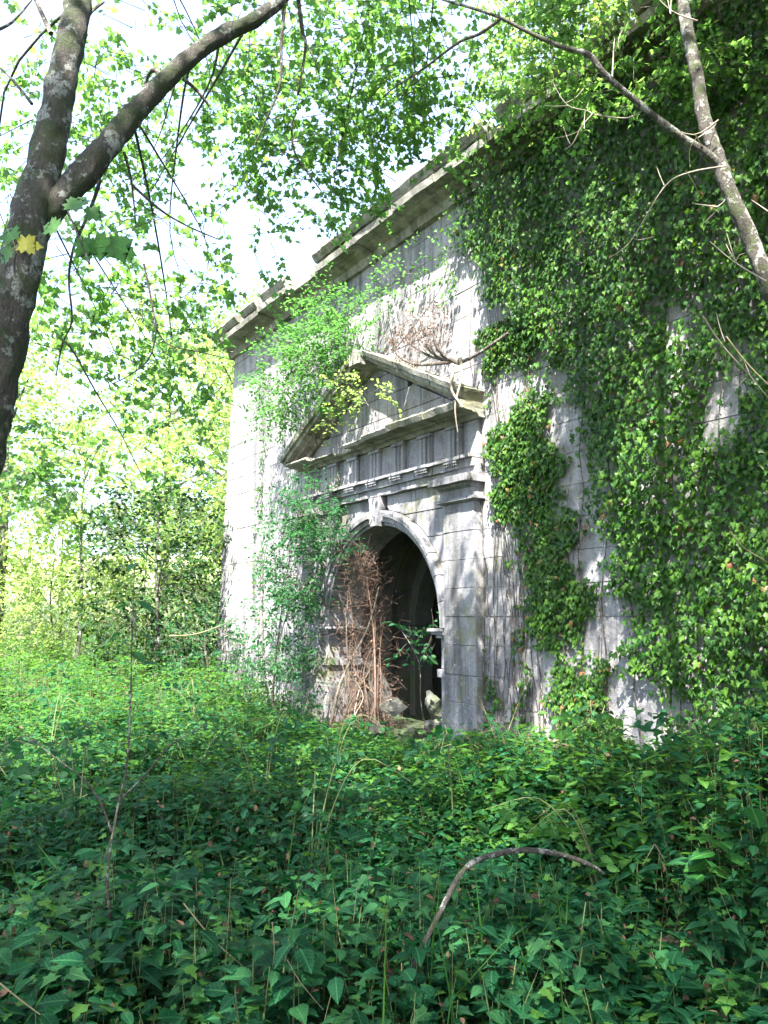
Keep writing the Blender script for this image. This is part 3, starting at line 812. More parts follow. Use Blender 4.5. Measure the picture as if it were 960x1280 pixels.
for px_ in list(DEADT):
    for k in range(3):
        q = random.choice(px_[1:-1] or px_); a = random.uniform(0, 6.28); l = random.uniform(14, 40)
        DEADT.append([q, (q[0]+math.cos(a)*l*.5+random.uniform(-4, 4), q[1]+math.sin(a)*l*.5), (q[0]+math.cos(a)*l, q[1]+math.sin(a)*l+random.uniform(-6, 6))])
for i_, px_ in enumerate(DEADT): tw(t2, [(x+random.uniform(-3, 3), y+random.uniform(-3, 3)) for x, y in px_], 4.4, .0055 if i_ < 10 else .0028, .0012, 'grey_dead')
leaf2 = [fg(620, 60, 6.0, .8, .8, .55, 130, -.1, 21, size=.05), fg(760, 40, 6.2, .8, .8, .55, 110, -.1, 22), fg(690, 110, 6.3, .6, .6, .4, 40, 0, 23), fg(545, 120, 6.2, .35, .6, .35, 18, .0, 24), fg(900, 30, 6.0, .6, .6, .4, 50, 0, 25)]
for c, r, n, th in (((2.4, 2.8, 10.0), (2.8, 3.0, 1.5), 760, -.1), ((4.2, 5.0, 9.4), (2.0, 2.6, 1.5), 380, -.1)):
    C = open_gaps(blob(c, r, n, th, 1.3, 9.3), k=1.25); leaf2.append(sprays(C, outward(C, c), .7, MAPLE, .095, 10, .3))
crown(t2, leaf2, 'canopy')

# ------------------------------------------------------------------ trees
def tree(name, loc, H, cr, label, leafmat='sunny', n=260, size=.11, tmpl=SIMPLE, lean=(0, 0), trunk_r=.12, low=.35, group=None, per=10, thr=-.1, sl=.7, bark='bark', cz=None, rzz=None):
    x, y = loc; z = float(gz(x, y)) if len(loc) == 2 else 0
    e = empty(name, (x, y, z-.05), label, 'tree' if 'bush' not in name and 'shrub' not in name else 'shrub', group)
    tp = [(0, 0, 0), (lean[0]*.3+.05, lean[1]*.3, H*.3), (lean[0]*.6-.04, lean[1]*.6, H*.6), (lean[0], lean[1], H*.93)]
    limb(e, tp, [trunk_r, trunk_r*.8, trunk_r*.5, .02], bark, 9, .12, 'trunk', 4)
    bs = []
    parts = []
    cz = cz or H*(1+low)/2; rz_ = rzz or H*(1-low)/2
    c = (lean[0]*.7, lean[1]*.7, cz)
    for k in range(7):
        a = k*2.4+x; h = H*(low+.1+.08*k); 
        q = Vector((c[0]+math.cos(a)*cr*.75, c[1]+math.sin(a)*cr*.75, min(h+cr*.45, H*.96)))
        p = Vector((lean[0]*h/H, lean[1]*h/H, h))
        limb(e, [p, (p+q)/2+Vector((0, 0, .15)), q], [trunk_r*.35, trunk_r*.22, .01], bark, 6, .1)
    C = open_gaps(blob(c, (cr, cr, rz_), n, thr, 3/max(cr, .8), x+y), (x, y, z), 1.25)
    parts.append(sprays(C, outward(C, c), sl, tmpl, size, per, .25, twig_r=.006))
    crown(e, parts, leafmat)
    return e
# canopy trees standing behind and beside the viewer
tree('oak_tree', (2.2, -4.6), 12, 4.2, 'broad leafy tree standing beyond the right edge of the clearing', 'canopy', 1900, .13, low=.62, trunk_r=.22, thr=.0, sl=.8)
tree('ash_tree', (-4.6, -1.8), 12.5, 3.8, 'broad leafy tree standing beyond the left edge of the clearing', 'canopy', 1600, .13, low=.62, trunk_r=.2, thr=.0, sl=.8)
tree('hornbeam_tree', (7.6, 1.6), 12, 3.6, 'leafy tree shading the ivy at the right end of the wall', 'canopy', 1300, .13, low=.5, trunk_r=.18, thr=-.1, sl=.8)
# sunlit trees beyond the wall's left end
BG = [(-6.6, 17.5, 5.4, 1.5, 'slender young tree with a thin pale trunk in the sunlit clearing', .05), (-3.6, 20.0, 8.5, 2.2, 'bright yellow-green tree rising just past the wall corner', .12),
      (-10.5, 22, 10.5, 2.8, 'sunlit tree with a full crown beyond the clearing', .14), (-12.5, 17.5, 8, 2.2, 'dark-stemmed tree at the far left edge', .14),
      (-15.0, 26, 12.5, 3.6, 'massive sunlit tree filling the left edge beyond the clearing', .2), (-8.5, 31, 13, 3.6, 'very tall pale tree standing highest up the added far slope', .2),
      (-5.2, 27, 11.5, 3.0, 'tall pale tree deep behind the slender young tree', .18), (-1.2, 27, 12, 3.0, 'tall pale tree showing above the wall end', .2)]
for i, (x, y, H, cr, lb, tr_) in enumerate(BG):
    tree('background_tree', (x, y), H, cr, lb, 'sunny', int((270 if i else 110)*cr), .12+.0035*y*.6, trunk_r=tr_, low=.18 if i else .3, thr=-.05, sl=.8)
tree('hazel_bush', (-4.5, 16.0), 4.1, 1.5, 'dark green rounded bush beside the foot of the wall corner', 'conifer', 620, .11, low=.02, trunk_r=.05, thr=-.3, sl=.45)
tree('hazel_bush', (-3.2, 14.7), 1.7, .8, 'low leafy bush hugging the base of the wall corner', 'shrub', 150, .08, low=.02, trunk_r=.03, thr=-.3, sl=.3)
tree('elder_bush', (-7.5, 13.8), 1.9, 1.2, 'pale leafy bush at the edge of the sunlit clearing', 'bramble', 190, .08, low=.02, trunk_r=.03, thr=-.1, sl=.35)
tree('elder_bush', (-10.0, 16.5), 2.6, 1.5, 'broad pale bush at the far left of the clearing', 'sunny', 330, .1, low=.02, trunk_r=.03, thr=-.2, sl=.4)
tree('elder_bush', (-7.6, 18.5), 2.8, 1.5, 'tall pale bush behind the slender young tree', 'sunny', 330, .1, low=.02, trunk_r=.03, thr=-.2, sl=.4)
tree('elder_bush', (-5.6, 19.0), 3.2, 1.4, 'light green bush between the slender tree and the dark rounded bush', 'sunny', 330, .1, low=.02, trunk_r=.03, thr=-.2, sl=.4)
tree('elder_bush', (-13.5, 22.5), 4.2, 2.0, 'high leafy thicket behind the broad pale bush', 'sunny', 420, .12, low=.02, trunk_r=.04, thr=-.2, sl=.5)
tree('elder_bush', (-9.6, 24.0), 4.6, 2.0, 'high rounded thicket between the far trunks', 'sunny', 420, .12, low=.02, trunk_r=.04, thr=-.2, sl=.5)
tree('elder_bush', (-6.2, 24.5), 4.4, 1.9, 'high thicket just left of the wall end', 'canopy', 420, .12, low=.02, trunk_r=.04, thr=-.2, sl=.5)
tree('elder_bush', (-12.2, 14.8), 2.4, 1.4, 'leafy bush cut off by the left edge', 'bramble', 240, .1, low=.02, trunk_r=.03, thr=-.2, sl=.4)
tree('background_tree', tuple(wp(3.6, 0, -7)[:2]), 11.0, 1.9, 'pale sapling growing on top of the bank behind the cornice', 'sunny', 120, .12, low=.6, trunk_r=.08, thr=-.1, sl=.6)

# ------------------------------------------------------------------ plants on and against the wall
def wtree(name, root, tips, label, leafmat, blobs, size, tmpl, per=10, L=.35, r0=.02, stemmat='twig', droop=.2, cat='shrub'):
    """root and tips in wall coordinates (s, z, n)"""
    e = empty(name, wp(*root), label, cat)
    o = wp(*root)
    for i, tp in enumerate(tips):
        pts = [wp(*q)-o for q in tp]
        pts = [pts[0]]+[p+Vector((random.uniform(-.03, .03), random.uniform(-.03, .03), 0)) for p in pts[1:]]
        limb(e, pts, [r0*(1-.8*k/(len(pts)-1)) for k in range(len(pts))], stemmat, 6, .1, 'stem', 12)
    parts = []
    for (s, z, n, rs_, rz_, rn_, cnt, thr) in blobs:
        c = np.array(wp(s, z, n)-o)
        C = blob((0, 0, 0), (1, 1, 1), cnt, thr, 2.2, s*3)
        U = np.array(WU); Nn = np.array(WN)
        W = c+C[:, 0:1]*rs_*U+C[:, 1:2]*rn_*Nn+C[:, 2:3]*rz_*np.array([0, 0, 1])
        D = unit(W-c)*.8+rng.normal(size=W.shape)*.6
        parts.append(sprays(W, D, L, tmpl, size, per, droop, twig_r=.003))
    crown(e, parts, leafmat)
    return e
wtree('climbing_shrub', (3.9, 0, .5), [[(3.9, 0, .5), (3.6, 1.2, .5), (3.3, 2.2, .55), (2.9, 3.4, .5)], [(3.9, 0, .5), (4.2, 1.0, .5), (4.3, 2.4, .5), (4.0, 3.0, .5)], [(3.8, 0, .5), (3.3, .9, .7), (2.9, 1.7, .7)]],
      'blue-green leafy shrub climbing over the left pilaster of the doorway', 'shrub',
      [(2.75, 3.1, .5, .75, .5, .35, 150, -.1), (3.0, 2.3, .5, .7, .6, .4, 160, -.1), (3.9, 2.7, .45, .5, .5, .3, 35, .0), (3.4, 1.5, .5, .6, .7, .4, 110, -.05), (3.2, .6, .6, .8, .6, .5, 140, -.1), (4.8, .8, .4, .8, .6, .3, 50, 0)], .06, OVATE, 12, .35)
wtree('feathery_sapling', (3.0, 4.25, .2), [[(3.0, 4.25, .2), (3.0, 5.0, .4), (2.8, 5.8, .5), (2.5, 6.5, .6)], [(3.0, 4.5, .2), (3.5, 5.2, .6), (4.0, 5.7, .8)], [(2.9, 4.8, .3), (2.2, 5.3, .5), (1.7, 5.6, .6)], [(2.95, 5.1, .4), (3.6, 5.9, .6), (3.9, 6.4, .6)]],
      'feathery bright green sapling sprouting from the left slope of the pediment', 'feather',
      [(2.6, 5.6, .5, .75, .65, .4, 180, -.1), (3.6, 5.4, .6, .55, .75, .35, 120, -.1), (1.9, 5.6, .5, .6, .4, .3, 70, 0), (2.5, 6.35, .5, .4, .35, .3, 24, 0), (3.5, 4.9, .6, .4, .35, .25, 26, 0), (2.2, 4.95, .5, .45, .3, .2, 22, 0)], .075, (SIMPLE[0]*[1, .8, 1], SIMPLE[1]), 14, .4, .014)
wtree('hazel_shoot', (1.3, 4.12, .2), [[(1.3, 4.12, .2), (1.25, 4.5, .4), (1.6, 4.9, .55), (2.0, 5.1, .6)], [(1.25, 4.4, .35), (.9, 4.55, .5), (.4, 4.6, .5)]],
      'small lime green shoot growing on the ledge in front of the pediment triangle', 'sunny', [(1.6, 4.85, .55, .4, .12, .12, 14, -.5), (.9, 4.5, .5, .45, .12, .12, 12, -.5), (1.9, 4.4, .5, .3, .12, .12, 8, -.5)], .065, OVATE, 10, .3, .006, cat='plant')
wtree('wall_seedling', (.9, 5.2, .15), [[(.9, 5.2, .15), (.8, 5.7, .3), (.55, 6.2, .35)], [(.9, 5.3, .15), (1.3, 5.8, .3)], [(.9, 5.2, .15), (-.3, 5.6, .25), (-.45, 6.1, .25)]],
      'sparse green seedling above the apex of the pediment', 'feather', [(.6, 6.0, .3, .4, .45, .2, 26, 0), (1.3, 5.8, .3, .3, .4, .2, 16, 0), (-.45, 5.9, .2, .12, .45, .12, 12, -.5)], .06, OVATE, 9, .3, .008)
# dry reddish shrub rooted on the right slope of the pediment
e = empty('dead_shrub', wp(-.55, 4.62, .2), 'bare reddish dead shrub with twisted roots on the right slope of the pediment', 'shrub')
o_ = wp(-.55, 4.62, .2)
for i in range(9):
    a = random.uniform(-.3, 1.9); h = random.uniform(.3, .95)
    p = [(-.55, 4.62, .2), (-.3+a*.3, 4.75+h*.15, .3), (-.3+a*.75, 4.85+h*.5, .35), (-.35+a*.95, 4.85+h*1.05, .35)]
    limb(e, [wp(*q)-o_ for q in p], [.022, .016, .01, .003], 'twig', 6, .15, 'stem', 12)
for i, p in enumerate(([(-.55, 4.62, .2), (-.75, 4.6, .32), (-.85, 4.3, .4), (-.8, 4.0, .45), (-.78, 3.7, .4)], [(-.5, 4.6, .25), (-.68, 4.45, .38), (-.75, 4.2, .46), (-.95, 3.95, .45)], [(-.55, 4.62, .2), (-.95, 4.6, .25), (-1.4, 4.75, .15)], [(-.5, 4.65, .2), (.1, 4.75, .38), (.5, 5.0, .4)])):
    limb(e, [wp(*q)-o_ for q in p], [.026, .02, .016, .011, .005][:len(p)], 'grey_dead' if i < 2 else 'twig', 6, .2, 'root', 12)
n = 420
C = blob((0, 0, 0), (1, 1, 1), n, -.2, 2.5, 5); W = np.array(wp(.15, 5.15, .3)-o_)+C[:, 0:1]*.75*np.array(WU)+C[:, 1:2]*.18*np.array(WN)+C[:, 2:3]*.42*np.array([0, 0, 1])
D = rng.normal(size=(n, 3))+[0, 0, .5]
V, F, r = sticks(W, D, rng.uniform(.08, .26, n), np.full(n, .003)); link('twigs', np_mesh('twigs', V, F, r), M['dead'], e, 'stuff')
V, F, r = instance(*SIMPLE, W, D, rng.normal(size=(n, 3)), rng.uniform(.02, .045, n)); link('dry_leaves', np_mesh('dry_leaves', V, F, r), M['dry_leaf'], e, 'stuff')

# dead brushwood filling the left of the doorway
e = empty('dead_brushwood', wp(1.9, 0, .25), 'tall heap of dead reddish-brown stems standing in the left half of the doorway', 'brushwood')
o_ = wp(1.9, 0, .25)
for i in range(26):
    s0 = random.uniform(1.1, 2.6); n0 = random.uniform(-.2, .5); h = random.uniform(.9, 2.3) if i < 16 else random.uniform(.5, 1.2)
    s1 = s0+random.uniform(-.3, .3)+(1.7-s0)*.5*h/2.3; n1 = .1+random.uniform(-.15, .2)
    p = [(s0, -.05, n0), (s0*.7+s1*.3+random.uniform(-.08, .08), h*.35, n0*.6+n1*.4), (s1+random.uniform(-.1, .1), h*.7, n1), (s1+random.uniform(-.2, .2), h, n1+random.uniform(-.1, .1))]
    r0 = random.choice((.01, .014, .02, .03 if i < 8 else .012))
    limb(e, [wp(*q)-o_ for q in p], [r0, r0*.8, r0*.6, r0*.25], random.choice(('dead', 'grey_dead', 'dead')), 6, .2, 'stem', 10)
n = 1900
hh = rng.random(n)**1.6*2.5
sx = 1.7+.02*hh+rng.normal(size=n)*(.40-.12*hh); W = np.array([wp(a, b, c)-o_ for a, b, c in zip(sx, hh, .12+rng.normal(size=n)*.2)])
D = rng.normal(size=(n, 3))+[0, 0, .35]
V, F, r = sticks(W, D, rng.uniform(.08, .34, n), rng.uniform(.0018, .004, n)); link('twigs', np_mesh('twigs', V, F, r), M['dead'], e, 'stuff')
m_ = 900; k_ = rng.integers(0, n, m_)
V, F, r = instance(*SIMPLE, W[k_], D[k_], rng.normal(size=(m_, 3)), rng.uniform(.02, .05, m_)); link('dry_leaves', np_mesh('dry_leaves', V, F, r), M['dry_leaf'], e, 'stuff')
# green tendril with leaves hanging inside the doorway
wtree('leafy_tendril', (.5, 0, -.1), [[(.5, 0, -.1), (.62, .5, -.05), (.55, 1.0, .0), (.8, 1.35, .05), (1.0, 1.5, .05)], [(.55, 1.0, 0), (.3, 1.4, 0), (.3, 1.7, 0)]],
      'dark green leafy tendril arching just inside the right jamb of the doorway', 'shrub', [(.75, 1.35, .05, .22, .2, .08, 7, -2), (.35, 1.4, 0, .15, .3, .08, 7, -2)], .1, OVATE, 5, .25, .01, cat='plant')
wtree('leafy_twig', (2.6, 2.5, .15), [[(2.6, 2.5, .15), (2.2, 2.7, .3), (1.7, 2.62, .3), (1.45, 2.5, .3)]],
      'green leafy twig crossing the top of the dark archway', 'shrub', [(2.2, 2.7, .28, .4, .2, .1, 16, -2), (1.7, 2.62, .3, .2, .16, .1, 8, -2)], .06, OVATE, 9, .25, .006, cat='plant')

# rubble at the threshold
def rubble(s, z, n, r, label, sq=(1, .8, .6), mat='rock', seed=0):
    bm = bmesh.new(); bmesh.ops.create_icosphere(bm, subdivisions=3, radius=r)
    for v in bm.verts:
        d = v.co.normalized(); k = 1+.35*mnoise.noise(d*1.6+Vector((seed, 0, 0)))
        v.co = Vector((v.co.x*sq[0], v.co.y*sq[1], v.co.z*sq[2]))*k
        v.co += mnoise.noise_vector(v.co*14+Vector((seed*2, 0, 0)))*.12*r
        for ax in (Vector((.8, .3, .5)).normalized(), Vector((-.4, .7, .5)).normalized(), Vector((.1, -.9, .3)).normalized()):
            t = v.co.dot(ax)-r*.5
            if t > 0: v.co -= ax*t*.9
    o = bm_obj('rubble_stone', bm, M[mat]); o.location = wp(s, z, n); o.rotation_euler = (seed*.3, seed*.2, seed)
    tag(o, label, 'stone')
rubble(.62, .06, .12, .2, 'pale tan angular stone on the threshold by the right jamb', (1.1, .8, .7), seed=1.0)
rubble(.72, .18, -.35, .17, 'mossy flat stone lying behind the pale one in the doorway', (1.2, .8, .5), 'cornice', 2.2)
rubble(1.25, .04, .28, .15, 'sunlit white stone at the foot of the dead brushwood', (1.3, .8, .5), seed=3.1)
rubble(.2, .03, .42, .11, 'small grey stone beside the base of the right pilaster', (1, .9, .7), 'stone', 4.4)
rubble(1.0, .3, -.6, .2, 'long broken stone leaning in the dark passage', (1.6, .6, .5), 'inner', 5.5)
rubble(1.1, .12, .3, .15, 'pale broken stone propped against the brushwood', (.7, .6, 1.3), seed=6.3)
rubble(.95, .42, .1, .17, 'whitish slab of stone caught in the sunlit dead stems', (.6, .5, 1.5), seed=7.9)

# ------------------------------------------------------------------ ivy
def in_poly(S, Zp, P):
    c = np.zeros(len(S), bool); n = len(P)
    for i in range(n):
        x0, y0 = P[i]; x1, y1 = P[(i+1) % n]
        if y0 == y1: continue
        k = ((y0 > Zp) != (y1 > Zp)) & (S < (x1-x0)*(Zp-y0)/(y1-y0)+x0)
        c ^= k
    return c
PA = [(-.3, 6.6), (-.7, 6.8), (-1.5, 6.85), (-1.75, 7.2), (-2.19, 7.35), (-9, 7.4), (-9, -.2), (-4.3, .1), (-3.6, .4), (-3.36, .85), (-2.95, 1.02), (-2.83, 1.45), (-2.68, 2.21), (-2.55, 2.76), (-2.31, 3.12), (-2.18, 3.56), (-2.06, 3.93), (-1.77, 4.17), (-1.7, 4.46), (-1.35, 4.94), (-.95, 5.46), (-.66, 6.07), (-.35, 6.52)]
PB = [(-.78, 4.9), (-.85, 5.3), (-1.5, 5.3), (-1.62, 4.53), (-1.82, 3.72), (-2.03, 3.16), (-2.15, 2.65), (-2.21, 2.16), (-2.35, 1.68), (-2.4, 1.37), (-2.5, .99), (-2.75, .4), (-2.6, -.1), (-1.95, -.1), (-1.9, .4), (-1.84, 1.03), (-1.7, 1.43), (-1.45, 1.86), (-1.27, 2.3), (-1.09, 2.76), (-.93, 3.53), (-.8, 4.14)]
PC = [(-1.32, 1.75), (-1.42, 1.75), (-1.48, .1), (-1.27, .1)]
PD = [(-.74, 1.33), (-.83, .99), (-1.0, .05), (-.72, .05)]
def nz(a, b, f, s=0):
    return np.array([mnoise.fractal(Vector((x*f+s, y*f, s)), 1, 2, 3) for x, y in zip(a, b)])
def ivy(label, P, n, depth, size, holes=-.28, s_rng=(-9, 0), z_rng=(-.2, 7.4), n_stem=20, fr=1.1, seed=0):
    e = empty('ivy_plant', wp(sum(p[0] for p in P)/len(P), 0, .05), label, 'ivy'); o_ = np.array(e.location)
    S = rng.uniform(*s_rng, n*3); Zp = rng.uniform(*z_rng, n*3)
    jit = .14*np.sin(Zp*9+seed)+.08*np.sin(Zp*23+S*7)
    k = in_poly(S+jit*.7+rng.normal(size=len(S))*.045, Zp+.1*np.sin(S*11)+rng.normal(size=len(S))*.1, P)
    v = nz(S, Zp*.8, fr, seed)
    k &= v+np.clip((Zp-4.6)/1.5, 0, .5) > holes+rng.normal(size=len(v))*.12
    k &= ~((S > -.76) & (S < 3.7) & (Zp < 4.1))
    S, Zp, v = S[k][:n], Zp[k][:n], v[k][:n]
    m = len(S)
    dp = depth*(.35+.9*np.clip(v+.3, 0, 1.2))
    if depth > .15: dp *= 1+np.clip((Zp-5)/2, 0, 1)*.9
    N_ = .025+rng.random(m)**.7*dp
    U = np.array(WU); Nn = np.array(WN); up = np.array([0, 0, 1.])
    Pp = np.array(P0)-o_+S[:, None]*U+N_[:, None]*Nn+Zp[:, None]*up
    D = -up+rng.normal(size=(m, 3))*.38+Nn*.3
    NN = Nn*1.0+up*.7+rng.normal(size=(m, 3))*.27
    rr = np.clip(rng.random(m)*.75+.25*(v > .1)*rng.random(m), 0, .999)
    V, F, r = instance(*IVY, Pp, D, NN, rng.uniform(.6, 1.25, m)*size, rr)
    link('foliage', np_mesh('foliage', V, F, r), M['ivy'], e, 'stuff')
    # climbing stems
    lst = []
    zmax = max(p[1] for p in P)
    for i in range(n_stem):
        k = rng.integers(0, m); s_, z_ = S[k], min(Zp[k], 3); pts = []
        pz = -.1; ps = s_+random.uniform(-.2, .2)
        topz = Zp[k]
        while pz < topz:
            pts.append(Vector(tuple(np.array(wp(ps, pz, .03)-Vector(o_))))); pz += random.uniform(.25, .45); ps += random.uniform(-.07, .07)
        if len(pts) > 2: lst.append(tube(pts, [.008*(1-.7*q/len(pts)) for q in range(len(pts))], 4, 0, 2))
    if lst: tubes_obj('stems', lst, M['twig'], e, 'stuff')
    return e
ivy('broad glossy ivy mass covering the whole right side of the wall', PA, 56000, .22, .058, -.42, (-9, 0), (-.2, 7.45), 70)
ivy('hanging tongue of ivy between two bare strips of wall right of the doorway', PB, 9000, .09, .052, -.33, (-2.9, -.7), (-.1, 5.0), 24, seed=4)
ivy('thin single strand of ivy low on the bare wall', PC, 130, .03, .055, -1, (-1.5, -1.2), (0, 1.8), 2, seed=6)
ivy('dark narrow ivy strand beside the right pilaster base', PD, 190, .03, .05, -1, (-1.05, -.7), (0, 1.4), 3, seed=8)
ivy('faint dark creeper streak on the sunlit wall near its left corner', [(5.2, 5.0), (5.5, 5.0), (5.75, 2.0), (5.3, 2.0)], 260, .03, .05, -.2, (5.1, 5.8), (2, 5.1), 3, seed=9)
# growth on top of the wall
e = empty('walltop_shrub', wp(-1.6, 7.1, .2), 'bright leafy shrub overhanging the cornice above the ivy', 'shrub'); o_ = wp(-1.6, 7.1, .2)
parts = []
for (s, z, n_, r_, cnt) in ((-2.0, 7.4, .25, .4, 70), (-2.6, 7.5, .4, .65, 170), (-3.2, 7.7, .4, .8, 190), (-4.5, 7.9, .4, .9, 190)):
    c = np.array(wp(s, z, n_)-o_); C = blob(c, (r_, r_, r_*.8), cnt, -.2, 2, s); parts.append(sprays(C, outward(C, c), .4, OVATE, .07, 11, .3))
crown(e, parts, 'sunny')
for i in range(6):
    s = -1.8-i*.5; limb(e, [wp(s, 7.0, 0)-o_, wp(s-.1, 7.4, .1)-o_, wp(s+random.uniform(-.3, .3), 7.9+random.random()*.3, .2)-o_], [.016, .012, .004], 'twig', 5, .1, 'stem')

# ------------------------------------------------------------------ undergrowth
def cover_h(x, y):
    h = .34+.09*np.sin(x*1.9+y*.7)+.08*np.sin(y*2.3-x)+.07*np.sin(x*5.1+2*np.sin(y*2.2))*np.sin(y*4.3+x)+.05*np.sin(x*9.7+y*3)*np.sin(y*8.1-x*2)
    h = h-.10*np.exp(-((x+.4)/1.5)**2)*np.clip((y-5)/2, 0, 1)+.25*np.clip((y-9)/4, 0, 1)*np.clip((-x-.6)/1.5, 0, 1)
    h = h*(1+np.clip((y-7)/3, 0, 1)*(.45*np.sin(x*2.3+1.7*np.sin(y*1.3))*np.sin(y*1.9+x*.8)+.2*np.sin(x*5.3-y*2.1)))
    d = (x-.7587)*-.83770+(y-9.9294)*-.54612                       # distance from the wall face
    s = (x-.7587)*-.54612+(y-9.9294)*.83770
    h = np.where((s > -.9) & (s < 3.2) & (d < 2.2), h*(.3+.3*np.clip(d, 0, 2.2)), h)
    h = h+.18*np.exp(-((s+2.4)/1.0)**2-((d-.8)/.7)**2)+.45*np.clip((-s-3.2)/1.5, 0, 1)*np.clip((2.5-d)/1.5, 0, 1)
    return h, d, s
def undergrowth(name, label, n, yr, size, tmpl, mat, levels, dens=None, per=2, dry=0):
    y = rng.uniform(yr[0]**.5, yr[1]**.5, n*2)**2; x = rng.uniform(-1, 1, n*2)*(.62*y+1.1)
    h, d, s = cover_h(x, y)
    k = ((d > .12) | (s > 6.7)) & (rng.random(len(x)) < .35+1.1*hash_r(x*2.3+4, y*2.3))
    if dens: k &= dens(x, y, s, d)
    x, y, h = x[k][:n], y[k][:n], h[k][:n]
    g = gz(x, y); m = len(x)
    P, D, NN, S, Rr = [], [], [], [], []
    hh = h*rng.uniform(.55, 1.12, m)*np.where(rng.random(m) < .07, 1.35, 1)
    lean = rng.normal(size=(m, 2))*.12
    for l in range(levels):
        t = (1-l*.2)*rng.uniform(.9, 1.05, m)
        a = rng.uniform(0, 2*PI, m)
        for q in range(per):
            aa = a+q*2*PI/per+rng.normal(size=m)*.25
            dv = np.stack([np.cos(aa), np.sin(aa), rng.uniform(-.4, .22, m)], 1)
            p = np.stack([x+lean[:, 0]*t, y+lean[:, 1]*t, g+hh*t], 1)+dv*.025
            P.append(p); D.append(dv); NN.append(np.stack([np.zeros(m), np.zeros(m), np.ones(m)], 1)+rng.normal(size=(m, 3))*.24)
            S.append(rng.uniform(.5, 1.3, m)*size*(1-.12*abs(l-1))*(.75+.5*hash_r(x*3, y*3))); Rr.append(rng.random(m)*.5+hash_r(x, y)*.5)
    V, F, r = instance(*tmpl, np.concatenate(P), np.concatenate(D), np.concatenate(NN), np.concatenate(S), np.clip(np.concatenate(Rr), 0, .999))
    e = tag(link(name, np_mesh(name, V, F, r), M[mat]), label, 'undergrowth', kind='stuff')
    st = sticks(np.stack([x, y, g-.02], 1), np.stack([lean[:, 0], lean[:, 1], hh], 1), np.sqrt(hh**2+.01), np.full(m, .0035))
    o = link('stems', np_mesh('stems', *st), M['stem'], e, 'stuff')
    return e
def hash_r(x, y):
    v = np.sin(x*1.7+2*np.sin(y*1.1))*np.cos(y*1.9+x)
    return np.clip(.5+.5*v, 0, 1)
undergrowth('nettle_undergrowth', 'dense green nettle and bramble undergrowth carpeting the clearing', 4600, (1.0, 7.0), .095, OVATE, 'nettle', 5)
undergrowth('bramble_undergrowth', 'paler bramble undergrowth spreading from mid clearing to the wall foot', 9500, (5.5, 24), .085, (SIMPLE[0]*[1, 1.15, 1], SIMPLE[1]), 'bramble', 4, per=3)
undergrowth('nettle_undergrowth', 'dark undergrowth between the clearing centre and the doorway', 5200, (5.0, 13), .075, OVATE, 'nettle', 4)
undergrowth('ground_ivy', 'lobed ground ivy and seedlings mixed through the front of the undergrowth', 1500, (1.0, 9.0), .075, IVY, 'shrub', 3, per=3)
undergrowth('seedling_undergrowth', 'small pale green seedlings scattered through the undergrowth', 1700, (1.2, 12.0), .05, MAPLE, 'bramble', 3, per=3)
n_ = 2600
y_ = rng.uniform(1.2, 3.6, n_)**2; x_ = rng.uniform(-1, 1, n_)*(.6*y_+.8); h_, d_, s_ = cover_h(x_, y_); k_ = (d_ > .2) & (y_ > 1.5); x_, y_, h_ = x_[k_], y_[k_], h_[k_]; n_ = len(x_)
V, F, r = instance(*OVATE, np.stack([x_, y_, gz(x_, y_)+h_*rng.uniform(.55, 1, n_)], 1), rng.normal(size=(n_, 3)), rng.normal(size=(n_, 3))*.5+[0, 0, 1], rng.uniform(.02, .05, n_))
tag(link('fallen_leaves', np_mesh('fallen_leaves', V, F, r), M['dry_leaf']), 'small brown fallen leaves resting on top of the undergrowth', 'fallen leaves', kind='stuff')
n_ = 1500
y_ = rng.uniform(1.3, 3.6, n_)**2; x_ = rng.uniform(-1, 1, n_)*(.6*y_+.8); h_, d_, s_ = cover_h(x_, y_); k_ = (d_ > .2) & (np.sin(x_*2.1+y_)*np.sin(y_*1.3-x_) > -.1); x_, y_, h_ = x_[k_], y_[k_], h_[k_]; n_ = len(x_)
BL = (np.array([(0, -.5, 0), (0, .5, 0), (.5, -.4, .04), (.5, .4, .04), (.85, -.2, .14), (.85, .2, .14), (1, 0, .22)], float), np.array([(0, 1, 3), (0, 3, 2), (2, 3, 5), (2, 5, 4), (4, 5, 6)]))
L_ = h_*rng.uniform(1.1, 1.9, n_)
V, F, r = instance(*BL, np.stack([x_, y_, gz(x_, y_)], 1), rng.normal(size=(n_, 3))*.35+[0, 0, 1], rng.normal(size=(n_, 3)), np.stack([L_, np.full(n_, .009), L_], 1))
tag(link('grass_blades', np_mesh('grass_blades', V, F, r), M['bramble']), 'thin grass blades rising between the nettles', 'grass', kind='stuff')
undergrowth('bramble_undergrowth', 'larger bramble leaves banked against the ivy at lower right', 900, (3.5, 9), .11, OVATE, 'bramble', 5, dens=lambda x, y, s, d: (s < -2.6) & (d < 2.4), per=3)

